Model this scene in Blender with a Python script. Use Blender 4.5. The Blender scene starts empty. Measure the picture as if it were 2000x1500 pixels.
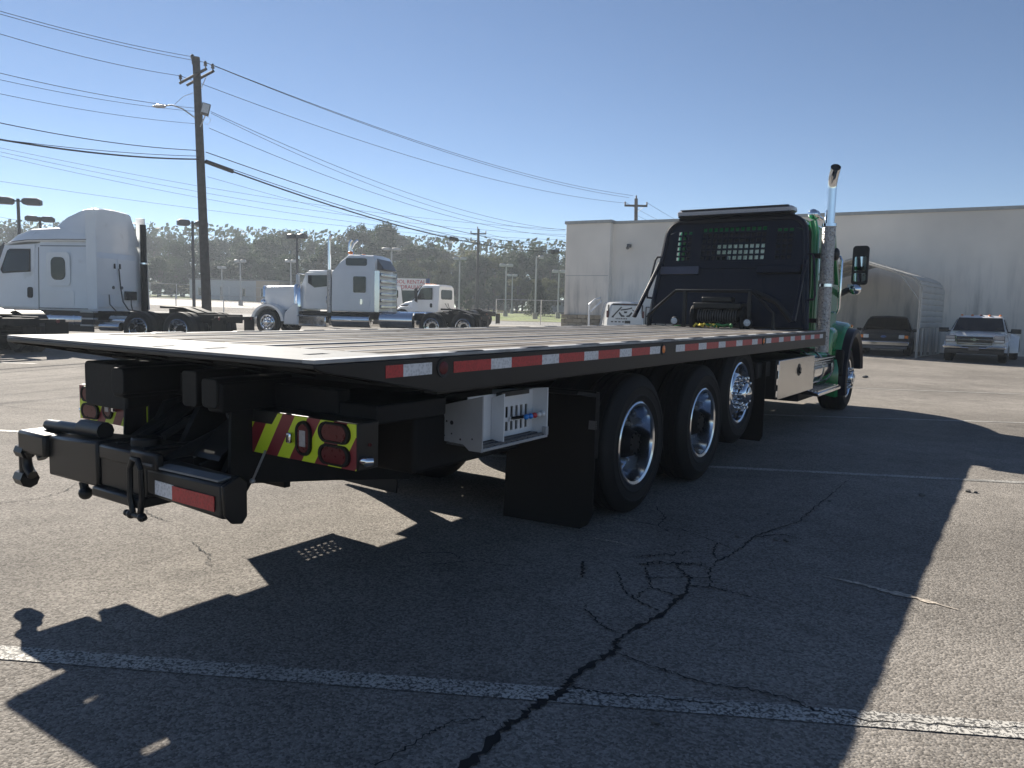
import bpy, math, random
from mathutils import Vector as V, Matrix
random.seed(7)
scene = bpy.context.scene
col = scene.collection
R = math.radians
HAZE = 0.0008

# ------------------------------------------------------------------ camera, sky, sun, exposure
F, PITCH, ROLL, CAMH = 1479.09, 0.0981, 0.0225, 1.4921
cam_data = bpy.data.cameras.new("camera")
cam = bpy.data.objects.new("camera", cam_data)
col.objects.link(cam)
cam_data.sensor_width = 36.0
cam_data.lens = F / 2000 * 36.0
cam_data.clip_end = 5000
cam_data.clip_start = 0.05
_ro = Matrix.Rotation(R(90) - PITCH, 4, 'X') @ Matrix.Rotation(ROLL, 4, 'Z')
cam.matrix_world = Matrix.Translation((0, 0, CAMH)) @ _ro
scene.camera = cam

SUN_EL, SUN_AZ = 32.5, -32.2          # degrees; azimuth clockwise from +Y
world = bpy.data.worlds.new("World")
scene.world = world
world.use_nodes = True
wn = world.node_tree.nodes
sky = wn.new("ShaderNodeTexSky")
sky.sky_type = 'NISHITA'
sky.sun_disc = False
sky.sun_elevation = R(SUN_EL)
sky.sun_rotation = R(SUN_AZ)
sky.altitude = 1300
sky.air_density = 0.8
sky.dust_density = 0.0
sky.ozone_density = 2.6
bg = wn["Background"]
bg.inputs["Strength"].default_value = 0.050
world.node_tree.links.new(sky.outputs[0], bg.inputs[0])
sun_d = bpy.data.lights.new("sun", 'SUN')
sun_d.energy = 5.0
sun_d.angle = R(0.53)
sun_d.color = (1.0, 0.93, 0.82)
sun = bpy.data.objects.new("sun", sun_d)
col.objects.link(sun)
_sd = V((math.cos(R(SUN_EL)) * math.sin(R(SUN_AZ)), math.cos(R(SUN_EL)) * math.cos(R(SUN_AZ)), math.sin(R(SUN_EL))))
sun.rotation_euler = _sd.to_track_quat('Z', 'Y').to_euler()
sun.location = _sd * 60
vs = scene.view_settings
vs.view_transform = 'Standard'
vs.look = 'None'
vs.gamma = 1.0
vs.use_curve_mapping = False
vs.exposure = 1.12

# ------------------------------------------------------------------ helpers
def ray(u, w):
    a, b = u - 1000, w - 750
    c, s = math.cos(ROLL), math.sin(ROLL)
    a, b = a * c + b * s, -a * s + b * c
    X, Z = a / F, -b / F
    c, s = math.cos(PITCH), math.sin(PITCH)
    return V((X, c + Z * s, Z * c - s))

def at(u, w, y):
    """point of the place seen at photo pixel (u, w), y metres in front"""
    d = ray(u, w)
    return V((0, 0, CAMH)) + d * (y / d.y)

def elev(y):
    return min(max(0.0, y - 14) * 0.0115, 1.22)

def gnd(u, w):
    d = ray(u, w)
    t = -CAMH / d.z
    for _ in range(30):
        t = (elev(d.y * t) - CAMH) / d.z
    return V((d.x * t, d.y * t, 0))

class MB:
    def __init__(s):
        s.v, s.f = [], []
    def add(s, vs, fs):
        n = len(s.v)
        s.v += [tuple(p) for p in vs]
        s.f += [tuple(i + n for i in f) for f in fs]
        return s
    def bx(s, x0, x1, y0, y1, z0, z1, M=None):
        x0, x1 = min(x0, x1), max(x0, x1); y0, y1 = min(y0, y1), max(y0, y1); z0, z1 = min(z0, z1), max(z0, z1)
        p = [(x0, y0, z0), (x1, y0, z0), (x1, y1, z0), (x0, y1, z0), (x0, y0, z1), (x1, y0, z1), (x1, y1, z1), (x0, y1, z1)]
        if M: p = [M @ V(q) for q in p]
        return s.add(p, [(0, 3, 2, 1), (4, 5, 6, 7), (0, 1, 5, 4), (1, 2, 6, 5), (2, 3, 7, 6), (3, 0, 4, 7)])
    def hexa(s, p):
        return s.add(p, [(0, 3, 2, 1), (4, 5, 6, 7), (0, 1, 5, 4), (1, 2, 6, 5), (2, 3, 7, 6), (3, 0, 4, 7)])
    def loft(s, rings, caps=True, close=True):
        n = len(rings[0]); base = len(s.v)
        for r in rings: s.v += [tuple(p) for p in r]
        for k in range(len(rings) - 1):
            a, b = base + k * n, base + (k + 1) * n
            for i in range(n if close else n - 1):
                j = (i + 1) % n
                s.f.append((a + i, a + j, b + j, b + i))
        if caps and close:
            s.f.append(tuple(base + i for i in range(n))[::-1])
            e = base + (len(rings) - 1) * n
            s.f.append(tuple(e + i for i in range(n)))
        return s
    def prism(s, poly, axis, a, b):
        """poly = 2D points; axis x: (y,z), y: (x,z), z: (x,y)"""
        def P(p, t):
            return {'x': (t, p[0], p[1]), 'y': (p[0], t, p[1]), 'z': (p[0], p[1], t)}[axis]
        return s.loft([[P(p, a) for p in poly], [P(p, b) for p in poly]])
    def tube(s, pts, r, n=8, caps=True):
        pts = [V(p) for p in pts]
        rs = r if isinstance(r, (list, tuple)) else [r] * len(pts)
        rings = []; up = None
        for i, p in enumerate(pts):
            t = (pts[min(i + 1, len(pts) - 1)] - pts[max(i - 1, 0)])
            t.normalize()
            if up is None:
                up = V((0, 0, 1)) if abs(t.z) < .9 else V((1, 0, 0))
            a = t.cross(up)
            if a.length < 1e-5: a = t.cross(V((0, 1, 0)))
            a.normalize(); b = a.cross(t); up = b
            rings.append([p + (a * math.cos(2 * math.pi * k / n) + b * math.sin(2 * math.pi * k / n)) * rs[i] for k in range(n)])
        return s.loft(rings, caps)
    def lathe(s, prof, c=(0, 0, 0), axis='y', n=32, sign=1, caps=False):
        """prof = (radius, offset along axis)"""
        rings = []
        for r, o in prof:
            ring = []
            for k in range(n):
                t = 2 * math.pi * k / n
                u, w = r * math.cos(t), r * math.sin(t)
                o2 = o * sign
                ring.append({'y': (c[0] + u, c[1] + o2, c[2] + w), 'x': (c[0] + o2, c[1] + u, c[2] + w), 'z': (c[0] + u, c[1] + w, c[2] + o2)}[axis])
            rings.append(ring)
        return s.loft(rings, caps)
    def cyl(s, p0, p1, r, n=12):
        return s.tube([p0, p1], r, n)
    def ball(s, c, r, n=10, m=6):
        r = r if isinstance(r, (tuple, list)) else (r, r, r)
        rings = []
        for i in range(m + 1):
            t = math.pi * (i + .02) / (m + .04)
            rings.append([(c[0] + r[0] * math.sin(t) * math.cos(2 * math.pi * k / n), c[1] + r[1] * math.sin(t) * math.sin(2 * math.pi * k / n), c[2] - r[2] * math.cos(t)) for k in range(n)])
        return s.loft(rings)
    def build(s, name, m, parent=None, smooth=True, bevel=0.0, ang=38, loc=None, rot=None, kind=None):
        me = bpy.data.meshes.new(name)
        me.from_pydata(s.v, [], s.f)
        me.validate()
        import bmesh
        b = bmesh.new(); b.from_mesh(me)
        bmesh.ops.recalc_face_normals(b, faces=b.faces[:])
        b.to_mesh(me); b.free()
        if smooth:
            me.shade_smooth()
            me.set_sharp_from_angle(angle=R(ang))
        me.materials.append(m)
        o = bpy.data.objects.new(name, me)
        col.objects.link(o)
        if parent: o.parent = parent
        if loc is not None: o.location = loc
        if rot is not None: o.rotation_euler = rot
        if bevel:
            md = o.modifiers.new("edge", 'BEVEL')
            md.width = bevel; md.segments = 2; md.limit_method = 'ANGLE'; md.angle_limit = R(35)
            md.harden_normals = False
        if kind: o['kind'] = kind
        return o

def tag(o, label, cat, group=None):
    o['label'] = label; o['category'] = cat
    if group: o['group'] = group
    return o

def empty(name, loc=(0, 0, 0), rz=0.0, parent=None, rot=None):
    o = bpy.data.objects.new(name, None)
    o.empty_display_size = .2
    col.objects.link(o)
    o.location = loc
    o.rotation_euler = rot if rot else (0, 0, rz)
    if parent: o.parent = parent
    return o

def copy_tree(o, parent=None):
    c = o.copy(); col.objects.link(c)
    if parent: c.parent = parent
    for ch in list(o.children): copy_tree(ch, c)
    return c

# ------------------------------------------------------------------ materials
def nodes(name):
    m = bpy.data.materials.new(name); m.use_nodes = True
    return m, m.node_tree.nodes, m.node_tree.links, m.node_tree.nodes["Principled BSDF"]

def mat(name, c, rough=.5, metal=0.0, var=.15, scale=6.0, bump=0.0, bscale=60.0, coat=0.0, rvar=.1, spec=.5, dirt=None, perobj=0.0, emit=None):
    m, N, L, P = nodes(name)
    tc = N.new("ShaderNodeTexCoord")
    nz = N.new("ShaderNodeTexNoise"); nz.inputs["Scale"].default_value = scale; nz.inputs["Detail"].default_value = 6
    L.new(tc.outputs["Object"], nz.inputs["Vector"])
    cr = N.new("ShaderNodeMapRange"); cr.inputs[1].default_value = .3; cr.inputs[2].default_value = .7
    cr.inputs[3].default_value = 1 - var; cr.inputs[4].default_value = 1 + var
    L.new(nz.outputs[0], cr.inputs[0])
    mx = N.new("ShaderNodeVectorMath"); mx.operation = 'SCALE'; mx.inputs[0].default_value = c[:3]
    L.new(cr.outputs[0], mx.inputs["Scale"])
    out = mx.outputs[0]
    if dirt:
        d2 = N.new("ShaderNodeTexNoise"); d2.inputs["Scale"].default_value = dirt[1]; d2.inputs["Detail"].default_value = 8
        L.new(tc.outputs["Object"], d2.inputs["Vector"])
        r2 = N.new("ShaderNodeMapRange"); r2.inputs[1].default_value = dirt[2]; r2.inputs[2].default_value = dirt[2] + .15
        L.new(d2.outputs[0], r2.inputs[0])
        mm = N.new("ShaderNodeMix"); mm.data_type = 'RGBA'; mm.inputs[7].default_value = (*dirt[0], 1)
        L.new(r2.outputs[0], mm.inputs[0]); L.new(out, mm.inputs[6]); out = mm.outputs[2]
    if perobj:
        oi = N.new("ShaderNodeObjectInfo")
        r3 = N.new("ShaderNodeMapRange"); r3.inputs[3].default_value = 1 - perobj; r3.inputs[4].default_value = 1 + perobj
        L.new(oi.outputs["Random"], r3.inputs[0])
        m3 = N.new("ShaderNodeVectorMath"); m3.operation = 'SCALE'
        L.new(out, m3.inputs[0]); L.new(r3.outputs[0], m3.inputs["Scale"]); out = m3.outputs[0]
    L.new(out, P.inputs["Base Color"])
    rr = N.new("ShaderNodeMapRange"); rr.inputs[3].default_value = max(.02, rough - rvar); rr.inputs[4].default_value = min(1, rough + rvar)
    L.new(nz.outputs[0], rr.inputs[0]); L.new(rr.outputs[0], P.inputs["Roughness"])
    P.inputs["Metallic"].default_value = metal
    P.inputs["Specular IOR Level"].default_value = spec
    P.inputs["Coat Weight"].default_value = coat
    P.inputs["Coat Roughness"].default_value = .06
    if bump:
        b = N.new("ShaderNodeTexNoise"); b.inputs["Scale"].default_value = bscale; b.inputs["Detail"].default_value = 5
        L.new(tc.outputs["Object"], b.inputs["Vector"])
        bn = N.new("ShaderNodeBump"); bn.inputs["Strength"].default_value = bump; bn.inputs["Distance"].default_value = .02
        L.new(b.outputs[0], bn.inputs["Height"]); L.new(bn.outputs[0], P.inputs["Normal"])
    if emit:
        P.inputs["Emission Color"].default_value = (*emit[0], 1); P.inputs["Emission Strength"].default_value = emit[1]
    return m

def glass(name, tint, refl=.12, clear=.6):
    m, N, L, P = nodes(name)
    N.remove(P)
    t = N.new("ShaderNodeBsdfTransparent"); t.inputs[0].default_value = (*[clear * k for k in tint], 1)
    g = N.new("ShaderNodeBsdfGlossy"); g.inputs["Roughness"].default_value = .03; g.inputs[0].default_value = (.95, .97, 1, 1)
    fr = N.new("ShaderNodeFresnel"); fr.inputs[0].default_value = 1.6
    mx = N.new("ShaderNodeMixShader")
    L.new(fr.outputs[0], mx.inputs[0]); L.new(t.outputs[0], mx.inputs[1]); L.new(g.outputs[0], mx.inputs[2])
    L.new(mx.outputs[0], N["Material Output"].inputs[0])
    return m

def asphalt_mat():
    m, N, L, P = nodes("asphalt")
    tc = N.new("ShaderNodeTexCoord")
    def noise(sc, det=6, rough=.6):
        n = N.new("ShaderNodeTexNoise"); n.inputs["Scale"].default_value = sc; n.inputs["Detail"].default_value = det; n.inputs["Roughness"].default_value = rough
        L.new(tc.outputs["Object"], n.inputs["Vector"]); return n
    def mr(src, a, b, c, d):
        r = N.new("ShaderNodeMapRange"); r.inputs[1].default_value = a; r.inputs[2].default_value = b; r.inputs[3].default_value = c; r.inputs[4].default_value = d
        L.new(src, r.inputs[0]); return r.outputs[0]
    def mul(a, b):
        q = N.new("ShaderNodeMath"); q.operation = 'MULTIPLY'; L.new(a, q.inputs[0]); L.new(b, q.inputs[1]); return q.outputs[0]
    big = mr(noise(.35, 5).outputs[0], .35, .65, .76, 1.18)
    mid = mr(noise(3.0, 6).outputs[0], .3, .7, .86, 1.12)
    vo = N.new("ShaderNodeTexVoronoi"); vo.inputs["Scale"].default_value = 95
    L.new(tc.outputs["Object"], vo.inputs["Vector"])
    sep = N.new("ShaderNodeSeparateColor"); L.new(vo.outputs["Color"], sep.inputs[0])
    grain = mr(sep.outputs[0], 0, 1, .58, 1.42)
    fine = mr(noise(210, 2).outputs[0], .3, .7, .75, 1.25)
    f = mul(mul(big, mid), mul(grain, fine))
    # bright stones
    st = mr(sep.outputs[1], .95, 1.0, 0, .9)
    sc = N.new("ShaderNodeVectorMath"); sc.operation = 'SCALE'; sc.inputs[0].default_value = (.208, .191, .172)
    L.new(f, sc.inputs["Scale"])
    mx = N.new("ShaderNodeMix"); mx.data_type = 'RGBA'; mx.inputs[7].default_value = (.27, .26, .24, 1)
    L.new(st, mx.inputs[0]); L.new(sc.outputs[0], mx.inputs[6])
    # oil stains
    so = mr(noise(.9, 3, .5).outputs[0], .64, .74, 0, .35)
    m2 = N.new("ShaderNodeMix"); m2.data_type = 'RGBA'; m2.inputs[7].default_value = (.035, .034, .033, 1)
    L.new(so, m2.inputs[0]); L.new(mx.outputs[2], m2.inputs[6])
    L.new(m2.outputs[2], P.inputs["Base Color"])
    P.inputs["Roughness"].default_value = .92
    P.inputs["Specular IOR Level"].default_value = .12
    bn = N.new("ShaderNodeBump"); bn.inputs["Strength"].default_value = .55; bn.inputs["Distance"].default_value = .006
    L.new(vo.outputs["Distance"], bn.inputs["Height"]); 
    bn.invert = True
    L.new(bn.outputs[0], P.inputs["Normal"])
    return m

def paint_line_mat(name, thr):
    m, N, L, P = nodes(name)
    tc = N.new("ShaderNodeTexCoord")
    vo = N.new("ShaderNodeTexVoronoi"); vo.feature = 'DISTANCE_TO_EDGE'; vo.inputs["Scale"].default_value = 26
    nz = N.new("ShaderNodeTexNoise"); nz.inputs["Scale"].default_value = 70; nz.inputs["Detail"].default_value = 5
    n2 = N.new("ShaderNodeTexNoise"); n2.inputs["Scale"].default_value = 1.7; n2.inputs["Detail"].default_value = 4
    for q in (nz, n2): L.new(tc.outputs["Object"], q.inputs["Vector"])
    n3 = N.new("ShaderNodeTexNoise"); n3.inputs["Scale"].default_value = 14; L.new(tc.outputs["Object"], n3.inputs["Vector"])
    ad = N.new("ShaderNodeMix"); ad.data_type = 'VECTOR'; ad.inputs[0].default_value = .12
    L.new(tc.outputs["Object"], ad.inputs[4]); L.new(n3.outputs["Color"], ad.inputs[5]); L.new(ad.outputs[1], vo.inputs["Vector"])
    def mr(src, a, b, c, d):
        r = N.new("ShaderNodeMapRange"); r.inputs[1].default_value = a; r.inputs[2].default_value = b; r.inputs[3].default_value = c; r.inputs[4].default_value = d
        L.new(src, r.inputs[0]); return r.outputs[0]
    def op(k, a, b):
        q = N.new("ShaderNodeMath"); q.operation = k; q.use_clamp = True; L.new(a, q.inputs[0]); L.new(b, q.inputs[1]); return q.outputs[0]
    e = mr(vo.outputs["Distance"], .01, .05, 0, 1)
    w = mr(nz.outputs[0], thr, thr + .12, 0, 1)
    s = mr(n2.outputs[0], .3, .6, .35, 1)
    f = op('MULTIPLY', op('MULTIPLY', e, w), s)
    mx = N.new("ShaderNodeMix"); mx.data_type = 'RGBA'
    mx.inputs[6].default_value = (.075, .072, .068, 1); mx.inputs[7].default_value = (.5, .48, .44, 1)
    L.new(f, mx.inputs[0]); L.new(mx.outputs[2], P.inputs["Base Color"])
    P.inputs["Roughness"].default_value = .75
    bn = N.new("ShaderNodeBump"); bn.inputs["Strength"].default_value = .5; bn.inputs["Distance"].default_value = .004
    L.new(f, bn.inputs["Height"]); L.new(bn.outputs[0], P.inputs["Normal"])
    return m

def stripe_mat(name):
    m, N, L, P = nodes(name)
    tc = N.new("ShaderNodeTexCoord"); sx = N.new("ShaderNodeSeparateXYZ"); L.new(tc.outputs["Object"], sx.inputs[0])
    a = N.new("ShaderNodeMath"); a.operation = 'MULTIPLY_ADD'; a.inputs[1].default_value = .62
    L.new(sx.outputs[2], a.inputs[0]); L.new(sx.outputs[1], a.inputs[2])
    b = N.new("ShaderNodeMath"); b.operation = 'MULTIPLY'; b.inputs[1].default_value = 1 / .172; L.new(a.outputs[0], b.inputs[0])
    c = N.new("ShaderNodeMath"); c.operation = 'FRACT'; L.new(b.outputs[0], c.inputs[0])
    d = N.new("ShaderNodeMath"); d.operation = 'GREATER_THAN'; d.inputs[1].default_value = .5; L.new(c.outputs[0], d.inputs[0])
    mx = N.new("ShaderNodeMix"); mx.data_type = 'RGBA'; mx.inputs[6].default_value = (.20, .012, .022, 1); mx.inputs[7].default_value = (.60, .72, .02, 1)
    L.new(d.outputs[0], mx.inputs[0]); L.new(mx.outputs[2], P.inputs["Base Color"])
    P.inputs["Roughness"].default_value = .35
    return m

def tape_mat(name, c):
    m, N, L, P = nodes(name)
    tc = N.new("ShaderNodeTexCoord")
    w = N.new("ShaderNodeTexVoronoi"); w.inputs["Scale"].default_value = 70; L.new(tc.outputs["Object"], w.inputs["Vector"])
    mr = N.new("ShaderNodeMapRange"); mr.inputs[3].default_value = .72; mr.inputs[4].default_value = 1.15; L.new(w.outputs["Distance"], mr.inputs[0]); mr.inputs[2].default_value = .7
    s = N.new("ShaderNodeVectorMath"); s.operation = 'SCALE'; s.inputs[0].default_value = c; L.new(mr.outputs[0], s.inputs["Scale"])
    L.new(s.outputs[0], P.inputs["Base Color"]); P.inputs["Roughness"].default_value = .28
    bn = N.new("ShaderNodeBump"); bn.inputs["Strength"].default_value = .3; bn.inputs["Distance"].default_value = .002
    L.new(w.outputs["Distance"], bn.inputs["Height"]); L.new(bn.outputs[0], P.inputs["Normal"])
    return m

def wood_mat(name):
    m, N, L, P = nodes(name)
    tc = N.new("ShaderNodeTexCoord"); oi = N.new("ShaderNodeObjectInfo")
    mp = N.new("ShaderNodeMapping"); mp.inputs["Scale"].default_value = (1.1, 30, 10)
    L.new(tc.outputs["Object"], mp.inputs["Vector"])
    cm = N.new("ShaderNodeCombineXYZ"); mu = N.new("ShaderNodeMath"); mu.operation = 'MULTIPLY'; mu.inputs[1].default_value = 37
    L.new(oi.outputs["Random"], mu.inputs[0]); L.new(mu.outputs[0], cm.inputs[0]); L.new(cm.outputs[0], mp.inputs["Location"])
    nz = N.new("ShaderNodeTexNoise"); nz.inputs["Scale"].default_value = 1.6; nz.inputs["Detail"].default_value = 8; nz.inputs["Roughness"].default_value = .65
    L.new(mp.outputs[0], nz.inputs["Vector"])
    rp = N.new("ShaderNodeValToRGB")
    rp.color_ramp.elements[0].position = .33; rp.color_ramp.elements[0].color = (.030, .026, .024, 1)
    rp.color_ramp.elements[1].position = .68; rp.color_ramp.elements[1].color = (.24, .215, .185, 1)
    e = rp.color_ramp.elements.new(.5); e.color = (.11, .096, .084, 1)
    L.new(nz.outputs[0], rp.inputs[0])
    mr = N.new("ShaderNodeMapRange"); mr.inputs[3].default_value = .6; mr.inputs[4].default_value = 1.4; L.new(oi.outputs["Random"], mr.inputs[0])
    s = N.new("ShaderNodeVectorMath"); s.operation = 'SCALE'; L.new(rp.outputs[0], s.inputs[0]); L.new(mr.outputs[0], s.inputs["Scale"])
    L.new(s.outputs[0], P.inputs["Base Color"]); P.inputs["Roughness"].default_value = .75; P.inputs["Specular IOR Level"].default_value = .22
    bn = N.new("ShaderNodeBump"); bn.inputs["Strength"].default_value = .6; bn.inputs["Distance"].default_value = .006
    L.new(nz.outputs[0], bn.inputs["Height"]); L.new(bn.outputs[0], P.inputs["Normal"])
    return m

def wall_mat(name):
    m, N, L, P = nodes(name)
    tc = N.new("ShaderNodeTexCoord")
    mp = N.new("ShaderNodeMapping"); mp.inputs["Scale"].default_value = (1.6, 1.6, .22); L.new(tc.outputs["Object"], mp.inputs["Vector"])
    a = N.new("ShaderNodeTexNoise"); a.inputs["Scale"].default_value = 1.6; a.inputs["Detail"].default_value = 8; a.inputs["Roughness"].default_value = .62; L.new(mp.outputs[0], a.inputs["Vector"])
    b = N.new("ShaderNodeTexNoise"); b.inputs["Scale"].default_value = .25; b.inputs["Detail"].default_value = 4; L.new(tc.outputs["Object"], b.inputs["Vector"])
    sx = N.new("ShaderNodeSeparateXYZ"); L.new(tc.outputs["Object"], sx.inputs[0])
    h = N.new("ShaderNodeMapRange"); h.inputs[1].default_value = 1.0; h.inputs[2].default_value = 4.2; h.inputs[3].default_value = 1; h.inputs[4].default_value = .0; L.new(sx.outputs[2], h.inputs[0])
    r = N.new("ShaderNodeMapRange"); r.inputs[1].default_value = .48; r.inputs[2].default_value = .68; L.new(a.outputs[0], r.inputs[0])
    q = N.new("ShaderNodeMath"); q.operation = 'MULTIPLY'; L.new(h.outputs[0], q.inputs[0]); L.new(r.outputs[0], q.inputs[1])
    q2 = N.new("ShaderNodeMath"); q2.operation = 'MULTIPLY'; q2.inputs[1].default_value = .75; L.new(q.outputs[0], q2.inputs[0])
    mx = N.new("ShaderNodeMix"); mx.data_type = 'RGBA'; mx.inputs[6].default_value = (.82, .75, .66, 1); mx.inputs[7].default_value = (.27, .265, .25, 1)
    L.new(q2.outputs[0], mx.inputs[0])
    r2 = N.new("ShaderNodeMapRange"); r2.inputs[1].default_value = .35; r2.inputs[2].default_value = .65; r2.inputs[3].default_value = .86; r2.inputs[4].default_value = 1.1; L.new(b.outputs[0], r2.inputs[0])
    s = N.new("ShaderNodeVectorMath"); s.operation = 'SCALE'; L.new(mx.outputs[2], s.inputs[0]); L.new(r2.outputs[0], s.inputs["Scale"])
    L.new(s.outputs[0], P.inputs["Base Color"]); P.inputs["Roughness"].default_value = .85
    n2 = N.new("ShaderNodeTexNoise"); n2.inputs["Scale"].default_value = 30; L.new(tc.outputs["Object"], n2.inputs["Vector"])
    bn = N.new("ShaderNodeBump"); bn.inputs["Strength"].default_value = .3; bn.inputs["Distance"].default_value = .02; L.new(n2.outputs[0], bn.inputs["Height"]); L.new(bn.outputs[0], P.inputs["Normal"])
    return m

def leaf_mat(name, c0, c1):
    m, N, L, P = nodes(name)
    oi = N.new("ShaderNodeObjectInfo"); ge = N.new("ShaderNodeNewGeometry")
    nz = N.new("ShaderNodeTexNoise"); nz.inputs["Scale"].default_value = .5; L.new(ge.outputs["Position"], nz.inputs["Vector"])
    ad = N.new("ShaderNodeMath"); ad.operation = 'ADD'; L.new(nz.outputs[0], ad.inputs[0]); L.new(oi.outputs["Random"], ad.inputs[1])
    mr = N.new("ShaderNodeMapRange"); mr.inputs[1].default_value = .35; mr.inputs[2].default_value = 1.6; L.new(ad.outputs[0], mr.inputs[0])
    mx = N.new("ShaderNodeMix"); mx.data_type = 'RGBA'; mx.inputs[6].default_value = (*c0, 1); mx.inputs[7].default_value = (*c1, 1)
    L.new(mr.outputs[0], mx.inputs[0])
    L.new(mx.outputs[2], P.inputs["Base Color"]); P.inputs["Roughness"].default_value = .6; P.inputs["Specular IOR Level"].default_value = .25
    tr = N.new("ShaderNodeBsdfTranslucent"); L.new(mx.outputs[2], tr.inputs[0])
    ms = N.new("ShaderNodeMixShader"); ms.inputs[0].default_value = .3
    L.new(P.outputs[0], ms.inputs[1]); L.new(tr.outputs[0], ms.inputs[2]); L.new(ms.outputs[0], N["Material Output"].inputs[0])
    return m

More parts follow.
